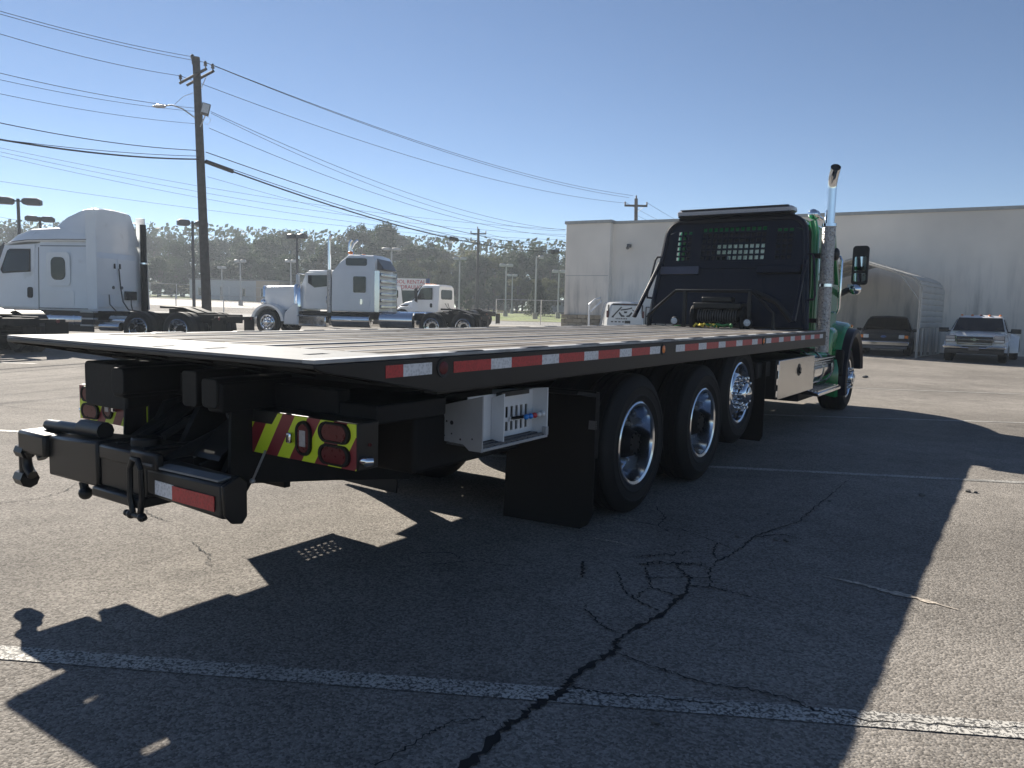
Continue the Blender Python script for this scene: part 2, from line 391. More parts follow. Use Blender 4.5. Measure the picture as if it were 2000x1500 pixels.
M = dict(
    asphalt=asphalt_mat(),
    line=paint_line_mat("worn_line_paint", .40), line_faint=paint_line_mat("faded_line_paint", .36),
    crack=mat("crack_dirt", (.006, .006, .007), .95, var=.4, scale=40),
    crackfine=mat("fine_crack_dirt", (.010, .010, .010), .95, var=.4, scale=40),
    grass=mat("mown_grass", (.12, .16, .035), .9, var=.5, scale=.6, bump=.6, bscale=8, dirt=((.2, .17, .08), .25, .55)),
    concrete=mat("pale_concrete", (.34, .32, .29), .85, var=.2, scale=1.5, bump=.2),
    road=mat("road_asphalt", (.17, .165, .16), .85, var=.15, scale=.5),
    black=mat("black_gloss_paint", (.0055, .006, .0075), .36, var=.2, scale=3, coat=.0, spec=.35, rvar=.08, dirt=((.016, .016, .017), 2.5, .60)),
    blackm=mat("black_underbody", (.0055, .0058, .0068), .62, var=.4, scale=5, bump=.08, bscale=40, spec=.25, dirt=((.016, .015, .015), 3, .58)),
    rail=mat("dark_rail_paint", (.0105, .0105, .011), .42, var=.15, scale=2, rvar=.06, spec=.35, dirt=((.02, .02, .02), 4, .62)),
    navy=mat("navy_black_paint", (.004, .006, .0155), .38, var=.25, scale=1.5, spec=.25, dirt=((.010, .013, .026), 2.0, .56)),
    rubber=mat("tyre_rubber", (.007, .007, .008), .7, var=.25, scale=4, bump=.12, bscale=90, spec=.3, dirt=((.016, .015, .014), 5, .62)),
    flap=mat("mudflap_rubber", (.004, .004, .0045), .6, spec=.25, var=.2, scale=4, bump=.05),
    steel=mat("worn_steel_plate", (.21, .215, .22), .7, .0, spec=.22, var=.18, scale=5, bump=.1, bscale=30, dirt=((.12, .10, .085), 6, .62)),
    steelstrip=mat("bare_steel_strip", (.34, .345, .35), .6, .1, spec=.3, var=.25, scale=8, dirt=((.10, .085, .07), 5, .60)),
    chrome=mat("chrome", (.72, .74, .77), .07, 1, var=.03, scale=4, rvar=.03),
    alu=mat("polished_aluminium", (.62, .645, .68), .13, 1, var=.06, scale=4, rvar=.05),
    stainless=mat("brushed_stainless", (.58, .575, .56), .24, 1, var=.06, scale=6, rvar=.05),
    perf=mat("heat_guard_metal", (.40, .39, .38), .3, 1, var=.35, scale=40, bump=.9, bscale=55),
    platew=mat("bounce_lit_box_plate", (.72, .72, .73), .5, 0, var=.08, scale=6), plate=mat("grey_plate", (.36, .36, .37), .45, .1, var=.12, scale=6),  # box plates lightened so their colour carries light bounced off the ground
    plated=mat("dark_grey_plate", (.10, .10, .105), .5, .1, var=.12, scale=6),
    green=mat("green_gloss_paint", (.010, .21, .055), .24, var=.06, scale=2, coat=.8, rvar=.05),
    white=mat("white_truck_paint", (.80, .81, .81), .35, var=.05, scale=1.2, coat=.35, dirt=((.6, .59, .57), 1.6, .62)),
    silver=mat("silver_truck_paint", (.66, .68, .70), .32, var=.05, scale=1.2, coat=.4),
    whitecar=mat("white_car_paint", (.66, .67, .68), .28, var=.05, scale=1.5, coat=.6),
    darkcar=mat("dark_blue_car_paint", (.006, .009, .018), .4, var=.1, scale=2, coat=.15, spec=.3),
    greyplastic=mat("grey_plastic", (.10, .10, .105), .6, var=.15),
    blackplastic=mat("black_plastic", (.012, .012, .013), .5, var=.2),
    redlens=mat("dark_red_lens", (.10, .008, .011), .3, var=.2, scale=40, coat=.0, spec=.3),
    amber=mat("amber_lens", (.75, .19, .015), .25, var=.1, scale=30, coat=.5),
    whitelens=mat("clear_lens", (.55, .56, .56), .15, var=.2, scale=40, coat=.6),
    greylens=mat("reverse_lens", (.33, .32, .33), .3, var=.15, scale=60, coat=.5),
    redtape=tape_mat("red_reflective", (.42, .022, .03)), whitetape=tape_mat("white_reflective", (.62, .63, .65)),
    chev=stripe_mat("chevron_stripes"), wood=wood_mat("weathered_deck_wood"),
    wall=wall_mat("stained_stucco"), coping=mat("metal_coping", (.38, .37, .35), .45, .4, var=.1),
    block=mat("tan_block", (.33, .28, .21), .9, var=.15, scale=3, bump=.2, perobj=.12), 
    galv=mat("galvanized_steel", (.42, .43, .44), .42, .75, var=.15, scale=4),
    sheet=mat("beige_metal_sheet", (.50, .48, .44), .5, .1, var=.08, scale=2),
    sheetd=mat("grey_roof_sheet", (.13, .13, .135), .55, .1, var=.1, scale=2),
    pole=mat("weathered_pole_wood", (.045, .043, .042), .9, var=.3, scale=6, bump=.4, bscale=25),
    wire=mat("wire_insulation", (.012, .012, .013), .6),
    lamp=mat("lamp_post_paint", (.075, .075, .08), .5, var=.15), lampg=mat("pale_lamp_post", (.36, .37, .38), .5, .2, var=.1),
    glass=glass("window_glass", (.80, .95, .92), clear=.45), cabglass=glass("clear_cab_glass", (.9, .97, .95), clear=.88), glassd=glass("dark_window_glass", (.6, .65, .7), clear=.12),
    inter=mat("dark_interior", (.02, .02, .022), .8), seat=mat("grey_seat", (.09, .09, .10), .85),
    leaf1=leaf_mat("oak_leaves", (.015, .034, .013), (.042, .070, .022)), leaf2=leaf_mat("autumn_leaves", (.05, .065, .018), (.13, .135, .04)),
    leaf3=leaf_mat("pine_needles", (.015, .026, .014), (.040, .055, .024)), bark=mat("bark", (.06, .05, .042), .9, var=.3, bump=.4, bscale=20),
    bldgw=mat("white_painted_wall", (.62, .62, .60), .8, var=.06, scale=.5), bldgt=mat("tan_siding", (.36, .30, .23), .8, var=.08, scale=.8),
    roofm=mat("grey_roof", (.20, .20, .20), .7, var=.15), bldgw2=mat("pale_blue_wall", (.42, .45, .47), .8, var=.06),
    signw=mat("sign_white", (.70, .70, .69), .5, var=.05), signb=mat("sign_blue", (.03, .06, .16), .5), signg=mat("sign_green", (.03, .055, .05), .6),
    redtext=mat("red_lettering", (.42, .02, .03), .5), blacktext=mat("black_lettering", (.015, .015, .018), .5),
    blueknob=mat("blue_knob", (.02, .22, .65), .3, coat=.4), redknob=mat("red_knob", (.55, .03, .04), .3, coat=.4), whiteknob=mat("white_knob", (.7, .7, .7), .3, coat=.4),
    yellowstrap=mat("yellow_strap", (.62, .50, .06), .8), greenstrap=mat("green_strap", (.05, .20, .06), .8), rust=mat("red_brown_steel", (.18, .05, .04), .7, var=.3),
    bluegrey=mat("blue_grey_panel", (.05, .055, .085), .45, var=.1), hose=mat("hydraulic_hose", (.02, .02, .021), .5), fence=mat("fence_wire", (.30, .31, .32), .5, .6),
    stone=mat("loose_stone", (.12, .115, .11), .9, var=.3), yellowpaint=mat("pale_yellow_paint", (.62, .58, .28), .5), bluesky=mat("blue_badge", (.03, .08, .25), .3),
    mirror=mat("mirror_glass", (.85, .9, .9), .03, 1, var=.0, rvar=.0),
)
# ------------------------------------------------------------------ the ground and what is painted on it
def elev(y, x=0.0):
    e = min(max(0.0, y - 14) * 0.0115, 1.22)
    if y > 48: e += min(max(0.0, -x - 4), 60) * .024 * min(1.0, (y - 48) / 45)
    return e

def grid_sheet(name, xs, ys, off, m, parent=None, kind=None):
    b = MB(); nx = len(xs)
    b.v = [(x, y, elev(y, x) + off) for y in ys for x in xs]
    b.f = [(j * nx + i, j * nx + i + 1, (j + 1) * nx + i + 1, (j + 1) * nx + i) for j in range(len(ys) - 1) for i in range(nx - 1)]
    o = b.build(name, m, parent, smooth=True, ang=180)
    if kind: o['kind'] = kind
    return o

def rng(a, b, n): return [a + (b - a) * i / n for i in range(n + 1)]

ground = grid_sheet("ground", [-420, -200] + rng(-110, 110, 44) + [200, 420], [-60, 0, 14] + rng(20, 140, 30) + [200, 420], 0.0, M['asphalt'], kind='structure')

def strip(name, pts, w, off, m, parent, jitter=0.0, sub=1, taper=True):
    """ribbon lying on the ground along pts = [(x, y, width factor)]"""
    P = []
    for i in range(len(pts) - 1):
        a, b = pts[i], pts[i + 1]
        for k in range(sub):
            t = k / sub
            P.append((a[0] + (b[0] - a[0]) * t, a[1] + (b[1] - a[1]) * t, a[2] + (b[2] - a[2]) * t))
    P.append(pts[-1])
    b = MB(); n = len(P)
    for i, p in enumerate(P):
        a, c = P[max(i - 1, 0)], P[min(i + 1, n - 1)]
        t = V((c[0] - a[0], c[1] - a[1], 0)); t.normalize(); q = V((-t.y, t.x, 0))
        j = random.uniform(-jitter, jitter)
        ww = w * p[2] * (random.uniform(.3, 1.6) if jitter else 1)
        cx, cy = p[0] + q.x * j, p[1] + q.y * j
        for s in (-1, 1):
            k = random.uniform(.6, 1.4) if jitter else 1
            x, y = cx + q.x * ww / 2 * s * k, cy + q.y * ww / 2 * s * k
            b.v.append((x, y, elev(y, x) + off))
    b.f = [(2 * i, 2 * i + 1, 2 * i + 3, 2 * i + 2) for i in range(n - 1)]
    return b.build(name, m, parent, smooth=False)

def line_between(p0, p1, w, m, name="painted_line", ext0=0.0, ext1=0.0, off=.004):
    a, b = V(p0), V(p1); d = (b - a).normalized()
    a -= d * ext0; b += d * ext1
    n = max(2, int((b - a).length / 1.5))
    return strip(name, [(a.x + (b.x - a.x) * i / n, a.y + (b.y - a.y) * i / n, 1) for i in range(n + 1)], w, off, m, ground)

line_between((-2.138, 3.069), (1.9, 2.635), .115, M['line'], ext0=4, ext1=5)
line_between((1.974, 7.31), (4.762, 6.902), .10, M['line_faint'], ext0=9, ext1=7)
line_between((5.202, 11.202), (7.539, 11.042), .10, M['line_faint'], ext0=12, ext1=9)
line_between((7.9, 15.6), (12.3, 15.0), .10, M['line_faint'], ext0=2, ext1=6)
a = gnd(1, 709); line_between((a.x - 3, a.y + .2), (a.x + .8, a.y), .13, M['line'])

def crack(px, w, sub=13, jit=.011, fine=False):
    pts = []
    for q in px:
        g = gnd(q[0], q[1]); pts.append((g.x, g.y, q[2] if len(q) > 2 else 1.0))
    return strip("crack", pts, w, .0065 if not fine else .0055, M['crackfine' if fine else 'crack'], ground, jitter=jit, sub=sub)

crack([(880, 1530, 1.3), (985, 1425, 1.3), (1040, 1385, 1.2), (1105, 1352, 1.2), (1115, 1325, 1), (1200, 1275, 1.1), (1205, 1250, .9), (1285, 1205, .9), (1340, 1160, .9), (1348, 1130, .7), (1320, 1105, .5)], .023)
crack([(735, 1500, .5), (830, 1440, .6), (880, 1413, .5), (940, 1404, .5), (985, 1422, .3)], .0125, fine=True)
crack([(1115, 1345, .9), (1180, 1356, .8), (1300, 1366, .5), (1420, 1376, .4)], .0125, fine=True)
crack([(1202, 1277, .7), (1290, 1308, .6), (1370, 1335, .7), (1460, 1347, .8), (1540, 1366, .6), (1600, 1392, .7), (1700, 1410, .5), (1990, 1424, .4)], .0125, fine=True)
crack([(1205, 1238, .6), (1175, 1222, .6), (1142, 1192, .5), (1140, 1180, .2)], .013, fine=True)
crack([(1285, 1194, .8), (1240, 1172, .8), (1215, 1150, .7), (1205, 1115, .5)], .0125, fine=True)
crack([(1332, 1168, .7), (1275, 1150, .7), (1265, 1130, .8), (1262, 1110, .6)], .0125, fine=True)
crack([(1345, 1145, 1), (1390, 1148, .9), (1385, 1120, .8), (1395, 1100, .6), (1440, 1078, .7), (1470, 1050, .8), (1560, 1020, .7), (1600, 985, .6), (1660, 935, .4)], .013, fine=True)
crack([(1390, 1148, .8), (1440, 1160, .6), (1520, 1180, .3)], .013, fine=True)
crack([(1265, 1130, .7), (1330, 1128, .7), (1385, 1130, .6)], .013, fine=True)
crack([(1240, 1172, .5), (1252, 1160, .7), (1268, 1150, .7)], .012, fine=True)
crack([(1136, 1098, .9), (1139, 1112, 1.2), (1136, 1130, .6)], .016)
crack([(1180, 1010, .5), (1240, 1020, .6), (1330, 1035, .7), (1400, 1060, .6), (1440, 1078, .5)], .012, fine=True)
crack([(1280, 990, .5), (1300, 1012, .7), (1285, 1030, .6), (1330, 1050, .4)], .012, fine=True)
crack([(1250, 1105, .8), (1290, 1100, 1.1), (1340, 1103, .9), (1380, 1102, .5)], .022, jit=.03)
crack([(1240, 1090, .6), (1300, 1085, 1.0), (1350, 1080, .6)], .018, jit=.03)
crack([(1400, 1060, .7), (1395, 1080, .8), (1400, 1100, .5)], .013, fine=True)
crack([(1470, 1050, .6), (1530, 1045, .7), (1570, 1056, .4)], .013, fine=True)
crack([(840, 1105, .5), (890, 1100, .7), (930, 1095, .5), (1000, 1108, .3)], .0125, fine=True)
crack([(820, 1082, .5), (880, 1080, .7), (900, 1092, .6)], .013, fine=True)
crack([(-20, 985, .6), (70, 975, .7), (120, 962, .6), (160, 940, .4)], .012, fine=True)
crack([(265, 985, .5), (300, 1010, .6), (340, 1022, .4)], .0125, fine=True)
crack([(372, 1060, .6), (410, 1085, .7), (405, 1100, .5), (415, 1105, .4)], .0125, fine=True)
crack([(230, 1110, .4), (300, 1095, .5), (350, 1080, .3)], .008, fine=True)
crack([(-10, 790, .6), (60, 800, .5), (140, 803, .5)], .02, fine=True)

# scuffs of pale grit
for (a, b, w) in (((1600, 1124), (1870, 1192), .045), ((1150, 1050), (1240, 1070), .02)):
    p, q = gnd(*a), gnd(*b)
    pts = [(p.x + (q.x - p.x) * t + .03 * math.sin(t * 3), p.y + (q.y - p.y) * t, math.sin(math.pi * min(.97, max(.03, t)))) for t in rng(0, 1, 30)]
    strip("grit_streak", pts, w, .005, mat("pale_grit", (.40, .35, .29), .9, var=.5, scale=60), ground, jitter=.008)

for i, (u, w, s) in enumerate(((1800, 969, .028), (1890, 961, .03), (1905, 963, .02), (1440, 1050, .02), (1515, 1055, .024), (1535, 1058, .022), (920, 1014, .03), (1280, 1412, .018), (1500, 1005, .015), (1620, 980, .016), (220, 716, .05), (1690, 738, .07), (335, 735, .03))):
    g = gnd(u, w)
    b = MB(); b.ball((0, 0, s * .35), (s, s * random.uniform(.5, .8), s * .5), 8, 5)
    b.v = [(x + random.uniform(-.15, .15) * s, y + random.uniform(-.15, .15) * s, max(0, z)) for x, y, z in b.v]
    o = b.build("stone", M['stone'], ground, smooth=True, loc=(g.x, g.y, elev(g.y, g.x) + .001), rot=(0, 0, i * 1.7))

grid_sheet("road", rng(-110, 110, 30), rng(51.2, 60.5, 3), .02, M['road'], kind='structure')
grid_sheet("pavement", rng(-110, 110, 30), rng(49, 51, 1), .02, M['concrete'], kind='structure')
verge = grid_sheet("grass_verge", rng(-9, 40, 24), rng(61, 98, 12), .03, M['grass'], kind='structure')
grid_sheet("far_grass", rng(-110, -30, 16) , rng(100, 150, 8), .03, M['grass'], kind='structure')
grid_sheet("back_grass", rng(-8, 110, 24), rng(112, 160, 8), .03, M['grass'], kind='structure')
grid_sheet("far_pavement", rng(-110, -9, 16), rng(74, 92, 4), .02, M['concrete'], kind='structure')

# ------------------------------------------------------------------ warehouse
WU, WN = V((-.875, .485, 0)), V((.485, .875, 0))
W0 = V((16.8, 29.7, 0))
ware = empty("warehouse", (W0.x, W0.y, 0), math.atan2(.485, -.875))   # local x along the wall to the left, local -y into the building... 
tag(ware, "long beige stucco warehouse with stained windowless wall and flat metal coping", "building")
# local frame: x = WU, y = rotate +90 of WU = (-.485,-.875) = out of the wall towards the lot
ZT = 5.62
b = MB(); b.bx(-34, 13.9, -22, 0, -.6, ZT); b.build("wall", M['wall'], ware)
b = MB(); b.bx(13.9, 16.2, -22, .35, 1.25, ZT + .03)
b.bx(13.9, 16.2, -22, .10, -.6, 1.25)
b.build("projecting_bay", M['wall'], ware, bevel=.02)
b = MB(); b.bx(-34, 13.9, -.25, .05, ZT, ZT + .13); b.bx(13.85, 16.26, -.25, .41, ZT + .03, ZT + .17); b.build("coping", M['coping'], ware)
b = MB(); b.bx(12.97, 13.13, 0, .2, 4.5, 4.66); b.cyl((13.05, .18, 4.55), (13.05, .32, 4.45), .07); b.build("security_lamp", M['greyplastic'], ware)
b = MB(); b.bx(13.95, 16.15, .352, .358, 3.18, 3.2); b.build("wall_joint", M['coping'], ware)

# block dock wall and concrete ramp under the bay
dock = empty("block_dock_wall", (W0.x, W0.y, 0), ware.rotation_euler.z)
tag(dock, "low tan block dock wall with concrete ramp at the warehouse corner", "wall")
b = MB(); b.bx(14.0, 16.3, .12, .9, -.4, .72); b.build("ramp", M['concrete'], dock, bevel=.02)
for r in range(3):
    for k in range(6):
        x = 14.05 + k * .45 + (.22 if r % 2 else 0)
        x1 = min(x + .44, 16.25)
        if x1 - x < .1: continue
        b = MB(); b.bx(x, x1, .1, .55 + random.uniform(-.012, .012), .73 + r * .2, .915 + r * .2)
        b.build("block", M['block'], dock, bevel=.008)

# bent handrail pipe by the ramp
hr = MB(); p = at(1166, 590, 35.2); hr.tube([(p.x - .35, p.y, elev(35) + .0), (p.x - .35, p.y, p.z - .1), (p.x - .1, p.y, p.z + .12), (p.x + .15, p.y, p.z + .2), (p.x + .2, p.y, p.z + .05), (p.x - .3, p.y - .1, p.z - .45)], .045, 8)
tag(hr.build("handrail", M['whitecar']), "bent pale pipe handrail at the warehouse corner", "handrail")

# dark railing with white boards to the right of the van
rl = empty("railing", (0, 0, 0))
p = at(1262, 600, 35.0)
for i in range(4):
    b = MB(); b.cyl((p.x + i * .42, p.y - i * .2, elev(35)), (p.x + i * .42, p.y - i * .2, p.z), .025); b.build("post", M['blackm'], rl)
for zz in (0, -.42, -.8):
    b = MB(); b.tube([(p.x, p.y, p.z + zz), (p.x + 1.26, p.y - .6, p.z + zz)], .022); b.build("rail", M['blackm'], rl)
tag(rl, "dark pipe railing beside the lettered white van", "railing")

# ------------------------------------------------------------------ carport
cp = empty("carport", (13.95, 26.2, elev(26.2)), math.atan2(.643, -.766))
tag(cp, "beige sheet metal carport with curved roof edge against the warehouse", "carport")
# local: x along front to the left (0..3.2), y = rotate+90 = (-.643,-.766) towards the viewer => depth is -y
CW, CD = 4.6, 3.6
def arch(y):
    pts = [(0, y, 0), (0, y, 2.32)]
    for k in range(1, 5):
        t = k / 4 * math.pi / 2 * .8
        pts.append((.62 * (1 - math.cos(t)), y, 2.32 + .52 * math.sin(t)))
    pts.append((CW / 2, y, 3.42))
    L2 = [(CW - x, yy, z) for x, yy, z in pts[:-1]]
    return pts + L2[::-1]
A0 = arch(0)
for k in range(4):
    y = -CD * k / 3
    b = MB(); b.tube([(x, y, z) for x, _, z in A0], .035, 4); b.build("frame", M['sheet'], cp)
for k in range(6):
    y = -.1 - (CD - .2) * k / 5
    b = MB(); b.bx(-.02, .03, y - .025, y + .025, 0, 1.05); b.build("post", M['sheet'], cp)
zs = [1.02 + .205 * k for k in range(8)]
for k in range(7):
    b = MB(); b.prism([(-.045, zs[k]), (-.06, zs[k] + .03), (-.06, zs[k + 1] - .045), (-.045, zs[k + 1] - .012), (-.03, zs[k + 1] - .012), (-.03, zs[k])], 'y', 0.03, -CD); b.build("side_panel", M['sheet'], cp)
for k in range(11):  # left wall out of view, added to darken the space under the roof
    z0 = .05 + k * .207
    b = MB(); b.prism([(CW + .045, z0), (CW + .06, z0 + .03), (CW + .06, z0 + .16), (CW + .045, z0 + .195), (CW + .03, z0 + .195), (CW + .03, z0)], 'y', 0.03, -CD); b.build("side_panel", M['sheet'], cp)
top = [(x, z) for x, _, z in A0[1:-1]]
n = 12
roof_line = []
for i in range(len(top) - 1):
    a, c = V(top[i]).to_3d(), V(top[i + 1]).to_3d()
    m_ = max(1, int((c - a).length / .27))
    for k in range(m_): roof_line.append(a + (c - a) * k / m_)
roof_line.append(V(top[-1]).to_3d())
for i in range(len(roof_line) - 1):
    a, c = roof_line[i], roof_line[i + 1]
    d = (c - a); nn = V((-d.y, d.x, 0)).normalized()
    if nn.y < 0 and abs(nn.y) > .2: nn = -nn
    q = [a + nn * .045, a + nn * .062 + d * .12, a + nn * .062 + d * .86, a + nn * .045 + d * .96, a + nn * .038 + d * .96, a + nn * .038]
    b = MB(); b.prism([(t.x, t.y) for t in q], 'y', .03, -CD); b.build("roof_sheet", M['sheet'], cp)
for s in (0, 1):
    x0, x1 = (.0, .75) if s == 0 else (CW, CW - .75)
    b = MB(); b.tube([(x0, -.02, 1.95), (x1, -.02, 2.98)], .022, 4); b.build("brace", M['sheet'], cp)
b = MB(); b.bx(-.03, .03, -CD, 0.02, .0, .05); b.bx(CW - .03, CW + .03, -CD, 0.02, 0, .05); b.build("base_rail", M['sheet'], cp)

# ------------------------------------------------------------------ poles and wires
def pole_thing(name, top, base_y_px, Y, r0, r1, label, lean=0.0):
    t = at(top[0], top[1], Y)
    base = at(base_y_px, 600, Y)
    e = elev(Y, base.x)
    o = empty(name, (base.x, Y, e))
    tag(o, label, "utility pole", "wooden utility poles")
    b = MB(); n = 6
    b.tube([(0, 0, -.5)] + [((t.x - base.x) * k / n, 0, (t.z - e) * k / n) for k in range(1, n + 1)], [r0] + [r0 + (r1 - r0) * k / n for k in range(1, n + 1)], 12)
    b.build("shaft", M['pole'], o)
    return o, t - o.location, t

YP = 32.0
mp, tp, tpw = pole_thing("utility_pole", (383, 112), 405, YP, .20, .145, "tall wooden utility pole with double crossarm, street lamp and floodlight")
adir = V((.60, -.42, 0)).normalized()          # crossarm swings towards the viewer on the right
adir = V((.80, -.60, 0)).normalized()
def armpt(s, dz, off=0.0): return tp + adir * s + V((adir.y, -adir.x, 0)) * off * -1 + V((0, 0, dz))
for off in (-.16, .16):
    b = MB(); p0, p1 = armpt(-.95, -1.0, off), armpt(.95, -.62 + .0, off)
    zc = -.78
    p0, p1 = armpt(-.98, zc - .12, off), armpt(.98, zc + .12, off)
    b.tube([p0, p1], .065, 4); b.build("crossarm", M['pole'], mp)
for s in (-.45, .45):
    b = MB(); b.tube([armpt(s, -.80, .16), armpt(0, -1.35, .12)], .015, 6); b.build("arm_brace", M['galv'], mp)
ins = []
for s, off, dz in ((-.93, -.16, -.62), (.93, -.16, -.40), (.93, .16, -.42)):
    p = armpt(s, dz, off)
    b = MB(); b.lathe([(.02, -.22), (.03, -.14), (.08, -.12), (.05, -.06), (.075, -.03), (.05, .03), (.02, .06)], p, 'z', 12, caps=True); b.build("insulator", M['greyplastic'], mp); ins.append(p)
p = tp + V((-.15, 0, .02)); b = MB(); b.lathe([(.03, -.3), (.04, -.1), (.085, -.06), (.06, 0), (.08, .04), (.03, .1)], p, 'z', 12, caps=True); b.build("insulator", M['greyplastic'], mp); ins.append(p)
zl = at(383, 235, YP).z - mp.location.z
def pax(z): return V((tp.x * z / tp.z, 0, z))
b = MB(); b.tube([pax(zl), (tp.x - .55, -.1, zl + .42), (tp.x - .95, -.15, zl + .55), (tp.x - 1.25, -.2, zl + .5)], .028, 8)
b.tube([pax(zl + 1.15), (tp.x - .5, -.1, zl + .92), (tp.x - .85, -.14, zl + .58)], .010, 6)
b.build("lamp_bracket", M['galv'], mp)
b = MB(); b.loft([[(tp.x - 1.2 - dx, -.2 + y * w, zl + .47 + z * h) for y, z in ((-1, -.3), (-.7, .5), (0, 1), (.7, .5), (1, -.3), (0, -.8))] for dx, w, h in ((0, .06, .05), (.1, .12, .07), (.35, .15, .09), (.52, .05, .03))]); b.build("street_lamp_head", M['galv'], mp)
zf = at(383, 222, YP).z - mp.location.z
_fx = pax(zf).x
fl_loc = (_fx + .42, -.32, zf + .1)
b = MB(); b.bx(-.16, .16, -.10, .10, -.23, .23); fl = b.build("floodlight", M['greyplastic'], mp, bevel=.015, loc=fl_loc, rot=(R(-12), R(12), R(20)))
b = MB(); b.bx(-.13, .13, -.108, -.102, -.19, .19); b.build("lens", M['whitelens'], fl)
b = MB(); b.tube([(_fx + x, y, zf + z) for x, y, z in ((.1, -.1, -.55), (.3, -.25, -.3), (.40, -.3, -.14))], .022); b.tube([(_fx + x, y, zf + z) for x, y, z in ((.42, -.3, -.12), (.62, -.3, -.3), (.5, -.3, -.5), (.33, -.25, -.42))], .008, 5); b.build("floodlight_bracket", M['galv'], mp)

p2, t2, t2w = pole_thing("utility_pole", (934.5, 447), 931.4, 88, .20, .14, "slim wooden utility pole standing in the grass verge")
b = MB(); b.bx(t2.x - .9, t2.x + .9, -.07, .05, t2.z - .62, t2.z - .48); b.build("crossarm", M['pole'], p2)
for s in (-.85, -.1, .85):
    b = MB(); b.lathe([(.03, 0), (.09, .05), (.05, .12), (.08, .18), (.03, .25)], (t2.x + s, 0, t2.z - .48 + (.5 if s == -.1 else 0)), 'z', 8, caps=True); b.build("insulator", M['greyplastic'], p2)
p3, t3, t3w = pole_thing("utility_pole", (1242.5, 388), 1241, 64, .19, .14, "wooden utility pole with one crossarm rising behind the warehouse roof")
b = MB(); b.bx(t3.x - .95, t3.x + .95, -.07, .05, t3.z - .66, t3.z - .5, None); b.build("crossarm", M['pole'], p3)
b = MB(); b.tube([(t3.x + .7, 0, t3.z - .62), (t3.x, 0, t3.z - 1.2)], .02, 5); b.build("arm_brace", M['galv'], p3)
for s in (-.9, .0, .9):
    b = MB(); b.lathe([(.03, 0), (.09, .05), (.05, .12), (.08, .18), (.03, .25)], (t3.x + s, 0, t3.z - .5 + (.52 if s == 0 else 0)), 'z', 8, caps=True); b.build("insulator", M['greyplastic'], p3)

WIRE_N = [0]
WLAB = ["high power line from the crossarm top", "high power line on the second insulator", "thin middle power line", "thin lower power line", "thick black cable bundle with splice", "upper telephone cable", "faint far line"]
def wire(pa, pb, r, sag, label, name="overhead_wire", n=26, extra=None):
    a, c = V(pa), V(pb)
    pts = []
    for i in range(n + 1):
        t = i / n; q = a + (c - a) * t; q.z -= 4 * sag * t * (1 - t); pts.append(q)
    b = MB(); b.tube(pts, r, 5)
    o = b.build(name, M['wire'])
    tag(o, label, "wire", "overhead wires")
    return o, pts
wl = lambda u, w, y=23.0: at(u, w, y)
g3 = lambda u, w, y=64.0: at(u, w, y)
g2 = lambda u, w, y=88.0: at(u, w, y)
mpw = mp.location
iw = [p + mpw for p in ins]
rad = .010
# from the left frame edge to the pole, then on
wire(wl(-60, 4), iw[3], rad, .12, "topmost power line running in from the left to the pole tip")
wire(wl(-60, 10), iw[1], rad, .12, "power line just under the topmost one, left of the tall pole")
wire(wl(-60, 48), iw[0], rad, .15, "power line running in from the left to the left end of the crossarm")
wire(wl(-60, 128), at(388, 212, YP), rad, .15, "upper of the two close middle wires left of the tall pole")
wire(wl(-60, 142), at(388, 218, YP), rad * .8, .15, "lower of the two close middle wires left of the tall pole")
wire(wl(-60, 170), at(389, 242, YP), rad * .8, .15, "single wire below the street lamp, left of the tall pole")
wire(wl(-60, 227), at(392, 294, YP), rad * 1.5, .18, "dark cable just above the thick bundle, left of the tall pole")
wire(wl(-60, 262), at(394, 311, YP), .03, .18, "thick black cable bundle left of the tall pole")
wire(wl(-60, 264), at(394, 305, YP), .011, .12, "thin strand lashed over the thick cable bundle on the left")
for k, w_ in enumerate((276, 283, 290)):
    wire(at(-60, w_, 60), at(1200, 452 + k * 9, 90), .014, 1.4 + .2 * k, ["top", "middle", "bottom"][k] + " strand of the three faint far wires behind the tall pole")
wire(at(-60, 345, 62), at(1180, 482, 95), .014, .8, "faint lone wire low in the sky behind the lamp posts")
wire(at(-60, 412, 70), at(140, 446, 80), .014, .1, "short faint wire low at the left edge above the lamp heads")
# right of the pole
wire(iw[1], g3(1229, 386), rad * 1.3, .75, "power line from the right crossarm end to the pole behind the warehouse, front strand")
wire(iw[2], g3(1236, 382), rad * 1.3, .75, "power line from the right crossarm end to the pole behind the warehouse, rear strand")
wire(iw[0], g3(1226, 397), rad * 1.2, .9, "power line from the left crossarm end sloping towards the warehouse")
wire(at(412, 218, YP), at(1104, 449, 62), rad * 1.1, .9, "upper of two merging middle wires right of the tall pole")
wire(at(412, 221, YP), at(1104, 451, 62), rad, 1.15, "lower of two merging middle wires right of the tall pole")
wire(at(408, 250, YP), at(1104, 462, 62), rad * 1.1, .9, "middle wire leaving the tall pole below the floodlight")
wire(at(402, 297, YP), at(1110, 486, 70), rad * 1.9, .75, "dark cable just above the thick bundle, right of the tall pole")
wire(at(402, 312, YP), at(1112, 488, 70), .017, .95, "support strand above the thick bundle, right of the tall pole")
bo, bp = wire(at(402, 316, YP), at(1112, 492, 70), .036, 1.02, "thick black cable bundle sagging right of the tall pole")
for i0, t in ((0, .012), (12, .0)):
    pass
b = MB(); b.tube([bp[0], bp[0] + (bp[1] - bp[0]) * .9], [.08, .08], 8); b.build("splice_case", M['wire'], bo)
b = MB(); q = bp[13]; b.tube([q + (bp[12] - q) * .45, q + (bp[14] - q) * .1], .13, 8); b.build("splice_case", M['wire'], bo)
